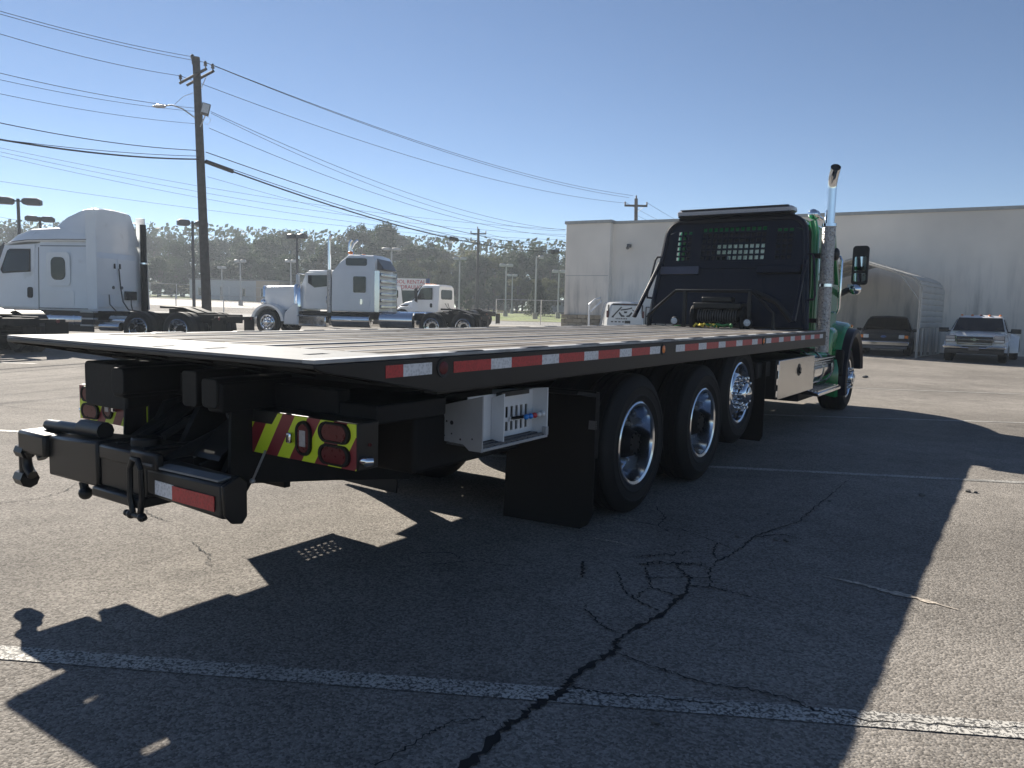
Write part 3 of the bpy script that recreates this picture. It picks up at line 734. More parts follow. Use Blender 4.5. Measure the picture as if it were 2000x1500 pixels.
b = MB(); q = bp[24]; b.tube([q + (bp[23] - q) * .5, q + (bp[25] - q) * .2], .22, 8); b.build("splice_case", M['wire'], bo)
wire(at(405, 345, YP), at(1104, 486, 70), rad * .7, .7, "hair thin strand beneath the thick bundle right of the tall pole")
for k, s in enumerate((-.9, .9)):
    wire(t3w + V((s, 0, -.3)), at(1420 + 30 * k, 478 + k * 3, 96), .012, .5, ["left", "right"][k] + " wire leaving the pole behind the warehouse to the right")
wire(t3w + V((0, 0, -1.3)), at(1400, 470, 96), .010, .5, "low service wire leaving the pole behind the warehouse")
wire(g2(933, 451), at(1112, 476, 100), .014, .5, "wire from the slim verge pole to the right")

# ------------------------------------------------------------------ lamp posts
def lamp(px, py, base_px, Y, label, heads=(1, 1), hl=.75, pale=False, arm=.18, r=.075, hw=.42, hh=.30, tilt=0, pair=V((1, 0, 0)), zoff=0.0):
    t = at(px, py, Y)
    e = elev(Y, t.x)
    o = empty("lamp_post", (t.x, Y, e)); tag(o, label, "lamp post", "parking lot lamp posts")
    m = M['lampg'] if pale else M['lamp']
    H = t.z - e
    b = MB(); b.tube([(0, 0, 0), (0, 0, H)], [r * 1.15, r * .85], 8); b.build("shaft", m, o)
    b = MB(); b.tube([(0, 0, 0), (0, 0, .6)], r * 3.2, 12); b.build("base", M['concrete'], o)
    for s in (-1, 1):
        if not heads[0 if s < 0 else 1]: continue
        d = pair * s
        b = MB(); b.tube([V((0, 0, H - .1)), d * arm + V((0, 0, H - .1))], .035, 6); b.build("lamp_arm", m, o)
        c = d * (arm + hl / 2) + V((0, 0, H - .1 + zoff))
        n2 = V((-d.y, d.x, 0))
        rings = []
        for k, ww, zt, zb in ((-.5, .75, .3, -.3), (-.35, 1, .45, -.5), (.3, 1, .5, -.5), (.5, .8, .25, -.4)):
            q = c + d * (k * hl)
            rings.append([q + n2 * (hw / 2 * ww * sx) + V((0, 0, hh * z)) for sx, z in ((-1, zb), (1, zb), (1, zt * .6), (.7, zt), (-.7, zt), (-1, zt * .6))])
        b = MB(); b.loft(rings); b.build("lamp_head", m, o, bevel=.01)
    return o
lamp(35, 388, 36, 33, "dark twin-head lamp post at the left edge, largest of the lamp posts", hl=.72, pair=V((.97, .22, 0)))
lamp(78, 424, 79, 41, "dark twin-head lamp post just left of the sleeper truck roof", hl=.62, arm=.06, pair=V((.93, .37, 0)))
lamp(376, 432, 377, 37, "dark twin-head lamp post half behind the tall utility pole", hl=.55, arm=.14, pair=V((.8, .6, 0)))
lamp(580, 458, 576, 46, "grey lamp post with one near head above the silver truck hood", hl=.62, arm=.12, pair=V((.85, -.5, 0)), heads=(1, 1))
lamp(765, 484, 764, 62, "pale T-shaped lamp post just behind the silver sleeper cab", pale=True, hl=.7, arm=.06, hh=.22)
lamp(469, 508, 470, 82, "pale T-shaped lamp post left of the silver truck hood", pale=True, hl=.55, arm=.06)
lamp(568, 508, 568, 84, "short pale T-shaped lamp post in front of the silver truck windshield", pale=True, hl=.55, arm=.06)
lamp(433, 521, 433, 100, "smallest pale lamp post beside the tall utility pole", pale=True, hl=.5, arm=.05)
lamp(898, 503, 897, 80, "pale T-shaped lamp post behind the white day cab truck", pale=True, hl=.65, arm=.06)
lamp(989, 516, 987, 78, "pale T-shaped lamp post over the verge, left one of a close pair", pale=True, hl=.65, arm=.06)
lamp(1001, 536, 999, 96, "shorter pale lamp post just right of its taller twin on the verge", pale=True, hl=.6, arm=.06)
lamp(1048, 500, 1047, 70, "slender single lamp post between the verge pair and the conifer", pale=True, heads=(0, 1), hl=.5)
lamp(1092, 528, 1089, 74, "pale T-shaped lamp post close to the warehouse corner", pale=True, hl=.6, arm=.06)

# ------------------------------------------------------------------ fences, far buildings, sign
def chain_fence(pts, h, label, step=3.0, cell=.32):
    o = empty("chain_link_fence", (0, 0, 0)); tag(o, label, "fence", "chain link fences")
    wm = MB(); rm = MB()
    for i in range(len(pts) - 1):
        a, c = V((*pts[i], 0)), V((*pts[i + 1], 0))
        L = (c - a).length; n = max(1, int(L / step))
        for k in range(n + (1 if i == len(pts) - 2 else 0)):
            q = a + (c - a) * k / n; e = elev(q.y, q.x)
            b = MB(); b.tube([(q.x, q.y, e), (q.x, q.y, e + h)], .035, 6); b.build("post", M['galv'], o)
        ns = max(2, int(L / 4)); top = [a + (c - a) * k / ns for k in range(ns + 1)]
        rm.tube([(q.x, q.y, elev(q.y, q.x) + h - .03) for q in top], .022, 5)
        d = (c - a).normalized(); m_ = int(L / cell)
        for k in range(-int(h / cell), m_):
            for s in (1, -1):
                q0 = a + d * (cell * k if s > 0 else cell * k + h); q1 = a + d * (cell * k + h if s > 0 else cell * k)
                e = elev(q0.y, q0.x)
                w = .006
                wm.add([(q0.x, q0.y, e + .05), (q0.x + d.x * w, q0.y, e + .05), (q1.x + d.x * w, q1.y, e + h - .05), (q1.x, q1.y, e + h - .05)], [(0, 1, 2, 3)])
    rm.build("top_rail", M['galv'], o)
    w_ = wm.build("wire_mesh", M['fence'], o, smooth=False); w_['kind'] = 'stuff'
    return o
fA = gnd(985, 628)
chain_fence([(-1.2, 52), (8.0, 52.5)], 1.75, "chain link fence between the chassis row and the warehouse corner")
chain_fence([(-34, 54), (-13.5, 53)], 1.5, "chain link fence behind the tall utility pole along the road")
chain_fence([(-52, 95), (-14, 99)], 1.9, "far chain link fence below the treeline at left", cell=.6)

def bld(name, label, u0, u1, wtop, Y, depth, wm, roof=None, wins=(), rh=.0, wbase=None, rz=0.0):
    a, c = at(u0, wtop, Y), at(u1, wtop, Y)
    e = elev(Y, a.x) - .8
    o = empty(name, (a.x, Y, e), rz); tag(o, label, "building")
    W = c.x - a.x; H = a.z - e
    b = MB(); b.bx(0, W, 0, depth, 0, H); b.build("wall", wm, o)
    if rh:
        b = MB(); b.prism([(-.5, H - .05), (W + .5, H - .05), (W - 1.2, H + rh), (1.2, H + rh)], 'y', -.4, depth + .4); b.build("roof", roof, o)
    else:
        b = MB(); b.bx(-.1, W + .1, -.1, depth, H, H + .18); b.build("roof", roof, o)
    for (x0, x1, z0, z1) in wins:
        f = MB(); f.bx(x0 * W, x1 * W, -.05, .02, z0 * H, z1 * H); fo = f.build("window", M['coping'], o)
        g = MB(); g.bx(x0 * W + .08, x1 * W - .08, -.07, -.052, z0 * H + .08, z1 * H - .08); g.build("pane", M['glassd'], fo)
    return o
bld("low_building", "long white flat-roofed building beyond the road at left", 370, 536, 546, 104, 14, M['bldgw2'], M['roofm'], wins=((.10, .16, .35, .7), (.36, .39, 0.3, .75), (.62, .66, .35, .7), (.78, .82, .3, .75)))
bld("low_building", "small tan roofed shed at the right end of the white building", 500, 545, 549, 100, 6, M['bldgt'], M['roofm'], wins=((.2, .45, .4, .75),))
bld("bungalow", "low tan bungalow with pale roof behind the grass verge", 897, 1004, 582, 125, 9, M['bldgt'], M['roofm'], wins=((.12, .24, .35, .72), (.4, .48, .3, .8), (.6, .7, .35, .72), (.82, .92, .35, .72)), rh=1.1)
bld("garage", "small pale garage between the conifer and the warehouse", 1040, 1106, 590, 118, 7, M['bldgw2'], M['roofm'], wins=((.2, .5, .1, .75),), rh=.6)

def text(body, size, m, parent, loc, rot, name="lettering", ext=.01, align='CENTER', sx=1.0):
    cu = bpy.data.curves.new(name, 'FONT'); cu.body = body; cu.size = size; cu.extrude = ext; cu.align_x = align; cu.align_y = 'CENTER'; cu.resolution_u = 3
    o = bpy.data.objects.new(name, cu); col.objects.link(o); cu.materials.append(m)
    me = bpy.data.meshes.new_from_object(o.evaluated_get(bpy.context.evaluated_depsgraph_get()))
    bpy.data.objects.remove(o)
    me.materials.clear(); me.materials.append(m)
    o = bpy.data.objects.new(name, me); col.objects.link(o)
    o.parent = parent; o.location = loc; o.rotation_euler = rot; o.scale = (sx, 1, 1)
    return o
YS = 58
a, c = at(764, 543, YS), at(832, 568, YS); d = at(790, 604, YS)
sg = empty("billboard", (a.x, YS, elev(YS, a.x))); tag(sg, "white billboard with red TOOL RENTAL HYDRAULICS lettering over a dark panel", "sign")
e = sg.location.z; W = c.x - a.x; H = a.z - c.z
b = MB(); b.bx(-.1, W, -.08, .08, c.z - e, a.z - e); bo_ = b.build("sign_board", M['signw'], sg, bevel=.01)
b = MB(); b.bx(W, W + .28, -.1, .3, c.z - e - .0, a.z - e + .02); b.build("side_panel", M['signb'], sg)
b = MB(); b.bx(-.1, W + .05, .0, .12, .3, c.z - e - .02); lp = b.build("lower_panel", M['signg'], sg)
for x in (.1, W - .1):
    b = MB(); b.cyl((x, .2, 0), (x, .2, a.z - e), .07); b.build("post", M['galv'], sg)
text("TOOL RENTAL", .40, M['redtext'], sg, (W * .5, -.085, c.z - e + H * .70), (R(90), 0, 0), sx=.98)
text("HYDRAULICS", .40, M['redtext'], sg, (W * .52, -.085, c.z - e + H * .27), (R(90), 0, 0), sx=.95)

# ------------------------------------------------------------------ trees
def tree_mesh(seed, h, w, kind):
    rnd = random.Random(seed)
    tr = MB(); cr = MB()
    th = h * (.55 if kind != 'conifer' else .9)
    tr.tube([(0, 0, -.3), (w * .02, 0, th * .4), (-w * .02, w * .02, th), (0, 0, h * .85)], [h * .022, h * .018, h * .011, h * .003], 7)
    cl = []
    if kind == 'conifer':
        for i in range(46):
            t = i / 45; z = h * (.06 + .92 * t); rr = w * .5 * (1 - t) ** .8 + .05
            a = i * 2.4; cl.append((V((rr * .7 * math.cos(a), rr * .7 * math.sin(a), z)), rr * .55 + .15))
    elif kind == 'pine':
        for i in range(22):
            t = rnd.random(); z = h * (.42 + .56 * t); rr = w * .42 * (1 - .6 * t) * rnd.uniform(.5, 1)
            a = rnd.uniform(0, 6.28); c = V((rr * math.cos(a), rr * math.sin(a), z)); cl.append((c, w * rnd.uniform(.09, .17)))
            tr.tube([(0, 0, z - h * .05), c], [h * .006, h * .002], 5)
    else:
        for i in range(36):
            t = rnd.random() ** .8; z = h * (.22 + .74 * t); rr = w * .5 * math.sin(math.pi * min(1, .18 + .80 * t)) ** .7 * math.sqrt(rnd.random())
            a = rnd.uniform(0, 6.28); c = V((rr * math.cos(a), rr * math.sin(a), z)); cl.append((c, w * rnd.uniform(.10, .19)))
            if i % 3 == 0: tr.tube([(0, 0, h * (.2 + .3 * t)), (c + V((0, 0, h * .3))) * .5, c], [h * .009, h * .006, h * .002], 5)
    for c, r in cl:
        k = int(230 if kind != 'pine' else 190)
        for j in range(k):
            d = V((rnd.gauss(0, 1), rnd.gauss(0, 1), rnd.gauss(0, .75))); d.normalize()
            p = c + d * r * rnd.random() ** .45
            s = h * rnd.uniform(.008, .019)
            u = V((rnd.gauss(0, 1), rnd.gauss(0, 1), rnd.gauss(0, 1))).normalized(); v_ = u.orthogonal().normalized()
            q = u.cross(v_)
            cr.add([p + v_ * s, p + q * s * .7, p - v_ * s, p - q * s * .6 + u * s * .3], [(0, 1, 2, 3)])
    return tr, cr
PROTO = {}
def proto(kind, seed, h, w):
    key = (kind, seed)
    if key not in PROTO:
        t, c = tree_mesh(seed, h, w, kind)
        to = t.build("trunk", M['bark'])
        co = c.build("crown", {'oak': M['leaf1'], 'autumn': M['leaf2'], 'pine': M['leaf3'], 'conifer': M['leaf3']}[kind], smooth=False)
        PROTO[key] = (to.data, co.data)
        bpy.data.objects.remove(to); bpy.data.objects.remove(co)
    return PROTO[key]
KN = {'oak': "oak_tree", 'autumn': "autumn_tree", 'pine': "pine_tree", 'conifer': "conifer_tree"}
GR = "trees in the belt beyond the road"
def tree(kind, seed, u, wtop, Y, wpx, label, group=GR):
    t = at(u, wtop, Y); e = elev(Y, t.x)
    H = t.z - e
    a, c = proto(kind, seed, 10.0, 6.0)
    o = empty(KN[kind], (t.x, Y, e)); tag(o, label, "tree", group)
    sw = (wpx * Y / F) / 6.0
    for nm, d in (("trunk", a), ("crown", c)):
        q = bpy.data.objects.new(nm, d); col.objects.link(q); q.parent = o
        q.scale = (sw, sw, H / 10.0); q.rotation_euler = (0, 0, random.uniform(0, 6.28))
    return o
rt = random.Random(11)
# skyline read off the photograph: (pixel x, top y)
sky_line = [(-60, 455), (-15, 440), (28, 448), (60, 470), (112, 470), (150, 480), (300, 462), (328, 458), (352, 470), (400, 468), (430, 470), (462, 462), (490, 472), (520, 462), (548, 452), (575, 462), (612, 468), (650, 474), (672, 466), (700, 440), (722, 452), (752, 440), (775, 460), (800, 480), (838, 474), (868, 492), (903, 488), (930, 492), (958, 502), (985, 500), (1012, 490), (1048, 482), (1078, 496), (1110, 500), (1140, 505)]
MARKS = [(0, "the left frame edge"), (35, "the leftmost lamp post"), (78, "the second lamp post"), (150, "the sleeper truck roof"), (290, "the sleeper truck stack"), (376, "the pole-side lamp post"), (400, "the tall utility pole"), (433, "the smallest lamp post"), (469, "the left pale lamp post"), (530, "the silver truck hood"), (580, "the grey lamp post"), (640, "the silver truck stack"), (690, "the silver sleeper cab"), (740, "the silver sleeper rear"), (765, "the billboard lamp post"), (800, "the billboard"), (860, "the white day cab roof"), (898, "the day cab lamp post"), (933, "the slim verge pole"), (960, "the bungalow"), (989, "the verge lamp pair"), (1048, "the verge conifer"), (1092, "the warehouse lamp post"), (1130, "the warehouse corner")]
USED = {}
def spot(prefix, u):
    d, nm = min(MARKS, key=lambda q: abs(q[0] - u))
    rel = "just left of " if u < d - 7 else ("just right of " if u > d + 7 else "directly behind ")
    lab = prefix + rel + nm
    USED[lab] = USED.get(lab, 0) + 1
    n = USED[lab]
    if len(lab.replace('-', ' ').split()) > 12: lab = lab.replace('mid-height ', '').replace('the lamp', 'lamp').replace('low bushy tree at the foot of the wood', 'low bushy tree')
    return lab if n == 1 else lab + ["", "", ", further out", ", outermost"][min(n, 3)]
for i, (u, w_) in enumerate(sky_line):
    kind = ['oak', 'pine', 'oak', 'oak', 'oak'][rt.randrange(5)] if not 690 < u < 780 else 'oak'
    if 820 < u < 1000 and rt.random() < .6: kind = 'autumn'
    Y = rt.uniform(120, 150)
    tree(kind, rt.randrange(4), u, w_ - 2, Y, rt.uniform(62, 92), spot({'oak': "tall dark skyline tree ", 'pine': "loose-crowned skyline tree ", 'autumn': "yellowing skyline tree "}[kind], u))
for i in range(46):
    u = -60 + i * 26.5 + rt.uniform(-8, 8)
    kind = ['oak', 'oak', 'pine', 'oak', 'oak'][rt.randrange(5)]
    if 620 < u < 1000 and rt.random() < .4: kind = 'autumn'
    tree(kind, rt.randrange(4), u, rt.uniform(492, 520), rt.uniform(108, 119), rt.uniform(45, 70), spot({'oak': "dark mid-height tree ", 'pine': "slim mid-height pine ", 'autumn': "yellow-green mid-height tree "}[kind], u))
for i in range(34):
    u = -70 + i * 37 + rt.uniform(-10, 10)
    tree(['oak', 'autumn', 'oak'][rt.randrange(3)], rt.randrange(4), u, rt.uniform(540, 556), rt.uniform(104, 109) + (14 if 360 < u < 560 else 0), rt.uniform(40, 60), spot("low bushy tree at the foot of the wood ", u))
tree('conifer', 5, 1052, 545, 84, 52, "bushy dark conifer on the verge left of the warehouse", None)
tree('oak', 1, 912, 562, 90, 26, "small round shrub tree right of the white day cab", None)
tree('oak', 2, 955, 576, 110, 60, "wide low bush in front of the bungalow", None)

# far wooded backdrop that fills the gaps between the trunks
b = MB(); rr_ = random.Random(3)
for i in range(22000):
    x = rr_.uniform(-150, 60); z = rr_.random() ** 1.2 * 14
    y = 158 + rr_.uniform(-5, 8)
    s = rr_.uniform(.3, .7)
    u = V((rr_.gauss(0, 1), rr_.gauss(0, 1), rr_.gauss(0, 1))).normalized(); v_ = u.orthogonal().normalized(); q = u.cross(v_)
    p = V((x, y, 1.0 + z + elev(150, x) - .5))
    b.add([p + v_ * s, p + q * s * .7, p - v_ * s, p - q * s * .6], [(0, 1, 2, 3)])
o = b.build("far_woods", M['leaf1'], smooth=False); o['kind'] = 'stuff'; o['label'] = "dense dark undergrowth of the wood behind the tree belt"; o['category'] = "woods"
# ------------------------------------------------------------------ wheels
def lin(a, b, t): return a + (b - a) * t
def ringhole(b, c, r0, r1, y0, y1, n, axis='y'):
    b.lathe([(r0, y0), (r1, y0), (r1, y1), (r0, y1), (r0, y0)], c, axis, n)

def tyre_mb(R_, w, rim, n=40, tread=True):
    """tyre about the y axis, outer face at y = 0, going to y = +w"""
    b = MB()
    pr = [(rim, .015), (rim + .015, .002), (rim + (R_ - rim) * .22, -.009), (rim + (R_ - rim) * .24, -.013), (rim + (R_ - rim) * .28, -.013), (rim + (R_ - rim) * .30, -.010), (rim + (R_ - rim) * .52, -.013), (rim + (R_ - rim) * .54, -.018), (rim + (R_ - rim) * .60, -.018), (rim + (R_ - rim) * .62, -.013), (rim + (R_ - rim) * .72, -.008), (R_ - .05, .004), (R_ - .018, .018), (R_ - .004, .034)]
    g = []
    if tread:
        k = 4
        for i in range(k):
            a0 = .034 + (w - .068) * (i + .5) / k - .006
            g += [(R_ - .001, a0), (R_ - .014, a0 + .001), (R_ - .014, a0 + .011), (R_ - .001, a0 + .012)]
    pr2 = pr + g + [(r, w - a) for r, a in pr[::-1]]
    b.lathe(pr2, (0, 0, 0), 'y', n)
    return b

WHEEL_CACHE = {}
def truck_wheel(parent, loc, side, style, R_=.52, w=.275, rim=.305, detail=True):
    """side -1: outer face towards -y; style 'dual' deep dish, 'front' bulging disc with lug covers"""
    root = empty("wheel", loc, 0, parent)
    if side > 0: root.rotation_euler = (0, 0, math.pi)
    key = (style, R_, w, rim, detail)
    if key in WHEEL_CACHE:
        for nm, d in WHEEL_CACHE[key]:
            o = bpy.data.objects.new(nm, d); col.objects.link(o); o.parent = root
        return root
    n = 48 if detail else 24
    out = []
    out.append(tyre_mb(R_, w, rim, n, detail).build("tyre", M['rubber'], root))
    if style == 'dual':
        out.append(tyre_mb(R_, w, rim, n, detail).build("inner_tyre", M['rubber'], root))
        for v in out[-1].data.vertices: v.co.y += w + .06
        b = MB()
        b.lathe([(rim + .006, .016), (rim + .010, .002), (rim - .002, -.004), (rim - .022, .004), (rim - .030, .03), (rim - .038, .10), (rim - .055, .165), (.20, .175), (.13, .178)], (0, 0, 0), 'y', n)
        out.append(b.build("rim", M['alu'], root))
        b = MB()
        b.lathe([(.125, .176), (.118, .10), (.10, .055), (.092, .030), (.085, .022), (.0, .020)], (0, 0, 0), 'y', 28)
        for k in range(8):
            t = 2 * math.pi * k / 8; b.cyl((.075 * math.cos(t), .03, .075 * math.sin(t)), (.075 * math.cos(t), .008, .075 * math.sin(t)), .010, 6)
        out.append(b.build("hub", M['blackm'], root))
        b = MB()
        for k in range(10):
            t = 2 * math.pi * (k + .3) / 10
            x, z = .168 * math.cos(t), .168 * math.sin(t)
            b.cyl((x, .18, z), (x, .125, z), .017, 6); b.cyl((x, .125, z), (x, .105, z), .010, 6)
        out.append(b.build("lug_nuts", M['galv'], root))
        b = MB()
        for k in range(10):
            t = 2 * math.pi * k / 10; x, z = .222 * math.cos(t), .222 * math.sin(t)
            b.lathe([(.0, .166), (.024, .166), (.026, .172)], (x, 0, z), 'y', 12)
        out.append(b.build("hand_holes", M['blackplastic'], root, smooth=False))
    else:
        b = MB()
        b.lathe([(rim + .006, .016), (rim + .010, .002), (rim - .004, -.004), (rim - .022, .006), (rim - .032, .045), (rim - .045, .07), (.245, .062), (.20, .028), (.185, .016), (.17, .014), (.10, .012), (.0, .012)], (0, 0, 0), 'y', n)
        out.append(b.build("rim", M['chrome'], root))
        b = MB()
        for k in range(10):
            t = 2 * math.pi * (k + .5) / 10; x, z = .232 * math.cos(t), .232 * math.sin(t)
            # elongated hand holes standing a hair off the dished disc
            b.lathe([(.0, .026), (.028, .028), (.031, .045)], (x, 0, z), 'y', 14)
        out.append(b.build("hand_holes", M['blackplastic'], root, smooth=False))
        b = MB()
        b.lathe([(.118, .016), (.115, -.03), (.105, -.07), (.095, -.082), (.07, -.088), (.068, -.10), (.04, -.112), (.0, -.114)], (0, 0, 0), 'y', 28)
        out.append(b.build("hub_cap", M['chrome'], root))
        b = MB()
        for k in range(10):
            t = 2 * math.pi * k / 10; x, z = .155 * math.cos(t), .155 * math.sin(t)
            b.lathe([(.024, .016), (.024, -.012), (.017, -.02), (.015, -.05), (.019, -.058), (.019, -.072), (.006, -.078), (0, -.078)], (x, 0, z), 'y', 10)
        out.append(b.build("lug_covers", M['chrome'], root))
    WHEEL_CACHE[key] = [(o.name.split('.')[0], o.data) for o in out]
    return root

def car_wheel(parent, loc, side, R_=.37, w=.24, rim=.22, m='alu'):
    root = empty("wheel", loc, 0, parent)
    if side > 0: root.rotation_euler = (0, 0, math.pi)
    key = ('car', R_, w, rim, m)
    if key not in WHEEL_CACHE:
        t = tyre_mb(R_, w, rim, 28, False).build("tyre", M['rubber'])
        b = MB(); b.lathe([(rim + .005, .01), (rim, .0), (rim - .02, .01), (rim - .03, .06), (.10, .05), (.07, .02), (0, .015)], (0, 0, 0), 'y', 28)
        for k in range(6):
            a = 2 * math.pi * k / 6; c_, s_ = math.cos(a), math.sin(a)
            b.hexa([(c_ * .05 - s_ * .03, .02, s_ * .05 + c_ * .03), (c_ * .05 + s_ * .03, .02, s_ * .05 - c_ * .03), (c_ * rim * .9 + s_ * .02, .02, s_ * rim * .9 - c_ * .02), (c_ * rim * .9 - s_ * .02, .02, s_ * rim * .9 + c_ * .02),
                    (c_ * .05 - s_ * .03, .05, s_ * .05 + c_ * .03), (c_ * .05 + s_ * .03, .05, s_ * .05 - c_ * .03), (c_ * rim * .9 + s_ * .02, .05, s_ * rim * .9 - c_ * .02), (c_ * rim * .9 - s_ * .02, .05, s_ * rim * .9 + c_ * .02)])
        r = b.build("rim", M[m])
        WHEEL_CACHE[key] = [("tyre", t.data), ("rim", r.data)]
        for o in (t, r): bpy.data.objects.remove(o)
    for nm, d in WHEEL_CACHE[key]:
        o = bpy.data.objects.new(nm, d); col.objects.link(o); o.parent = root
    return root

def rsect(x, hw, z0, z1, r=.12, top_hw=None, crown=.03):
    """rounded cross-section in the y-z plane at x"""
    th = top_hw if top_hw is not None else hw
    p = []
    for s, t in ((-1, 0),):
        pass
    pts = [(-hw + .03, z0), (hw - .03, z0), (hw, z0 + .05), (lin(hw, th, .5), lin(z0, z1, .5)), (th, z1 - r)]
    pts += [(th - r * .3, z1 - r * .3), (th - r, z1), (0, z1 + crown), (-th + r, z1), (-th + r * .3, z1 - r * .3), (-th, z1 - r), (-lin(hw, th, .5), lin(z0, z1, .5)), (-hw, z0 + .05)]
    return [(x, y, z) for y, z in pts]

def panel_on_side(b, poly, y, t=.02):
    """poly in (x,z) standing proud of the body side"""
    s = 1 if y > 0 else -1
    b.prism(poly, 'y', y, y + s * t)

def rrect(x0, x1, z0, z1, r=.06, n=4):
    pts = []
    for cx, cz, a0 in ((x1 - r, z0 + r, -90), (x1 - r, z1 - r, 0), (x0 + r, z1 - r, 90), (x0 + r, z0 + r, 180)):
        for k in range(n + 1):
            a = R(a0 + 90 * k / n); pts.append((cx + r * math.cos(a), cz + r * math.sin(a)))
    return pts

# ------------------------------------------------------------------ chassis shared by the parked tractors
def tractor_chassis(root, x_rear, x_front, axles, m='blackm', fenders=False, tank=None, tank_mat='alu', hw=1.2, plate=True, steer=None):
    b = MB()
    for y in (-.43, .43): b.bx(x_rear, x_front, y - .04, y + .04, .72, .98)
    for x in rng(x_rear + .05, x_front, 8): b.bx(x - .05, x + .05, -.40, .40, .76, .94)
    b.build("frame", M[m], root, bevel=.01)
    for x in axles:
        for s in (-1, 1): truck_wheel(root, (x, s * hw, .52), s, 'dual', detail=False)
        b = MB(); b.tube([(x, -.9, .52), (x, .9, .52)], .07, 8); b.ball((x, 0, .55), (.24, .2, .24)); b.build("axle", M[m], root)
        for s in (-1, 1):
            b = MB(); b.bx(x - .35, x + .35, s * .62 - .06, s * .62 + .06, .62, .70); b.cyl((x + .3, s * .6, .66), (x + .3, s * .6, .9), .12, 10); b.build("suspension", M[m], root)
        if fenders:
            for s in (-1, 1):
                b = MB()
                rr = []
                for k in range(9):
                    t = R(20 + 140 * k / 8); rr.append((x + .60 * math.cos(t), .52 + .60 * math.sin(t)))
                poly = rr + [(x + (q[0] - x) * .975, .52 + (q[1] - .52) * .975) for q in rr[::-1]]
                b.prism(poly, 'y', s * hw, s * (hw - .6)); b.build("fender", M['blackplastic'], root)
    for s in (-1, 1):
        b = MB(); b.bx(x_rear + .02, x_rear + .05, s * .62, s * 1.2, .25, .85); b.build("mudflap", M['flap'], root)
    b = MB(); b.bx(x_rear - .02, x_rear + .04, -1.1, 1.1, .82, .92); b.build("tail_bar", M[m], root)
    for s in (-1, 1):
        b = MB(); b.cyl((x_rear - .04, s * .9, .87), (x_rear - .02, s * .9, .87), .05, 12); b.build("tail_light", M['redlens'], root)
    if plate and axles:
        xm = sum(axles) / len(axles)
        b = MB()
        b.bx(xm - .1, xm + .1, -.5, .5, .98, 1.12)
        b.prism([(xm + .45, 1.15), (xm + .45, 1.2), (xm - .35, 1.17), (xm - .85, 1.02), (xm - .85, .98), (xm - .3, 1.12)], 'y', -.45, -.08)
        b.prism([(xm + .45, 1.15), (xm + .45, 1.2), (xm - .35, 1.17), (xm - .85, 1.02), (xm - .85, .98), (xm - .3, 1.12)], 'y', .08, .45)
        b.bx(xm + .1, xm + .46, -.44, .44, 1.13, 1.19)
        b.build("fifth_wheel", M[m], root, bevel=.01)
    if tank:
        for s in (-1, 1):
            b = MB(); b.tube([(tank[0], s * .88, .72), (tank[0] + .02, s * .88, .72), (tank[1] - .02, s * .88, .72), (tank[1], s * .88, .72)], [.28, .31, .31, .28], 20); tk = b.build("fuel_tank", M[tank_mat], root)
            for k in (.2, .8):
                b = MB(); x = lin(tank[0], tank[1], k); b.lathe([(.314, -.02), (.322, -.02), (.322, .02), (.314, .02)], (x, s * .88, .72), 'x', 20)
                b.build("tank_strap", M['chrome'], tk)
    if steer is not None:
        for s in (-1, 1): truck_wheel(root, (steer, s * 1.17, .52), s, 'front', detail=False)
        b = MB(); b.tube([(steer, -.95, .5), (steer, .95, .5)], .06, 8); b.build("axle", M[m], root)

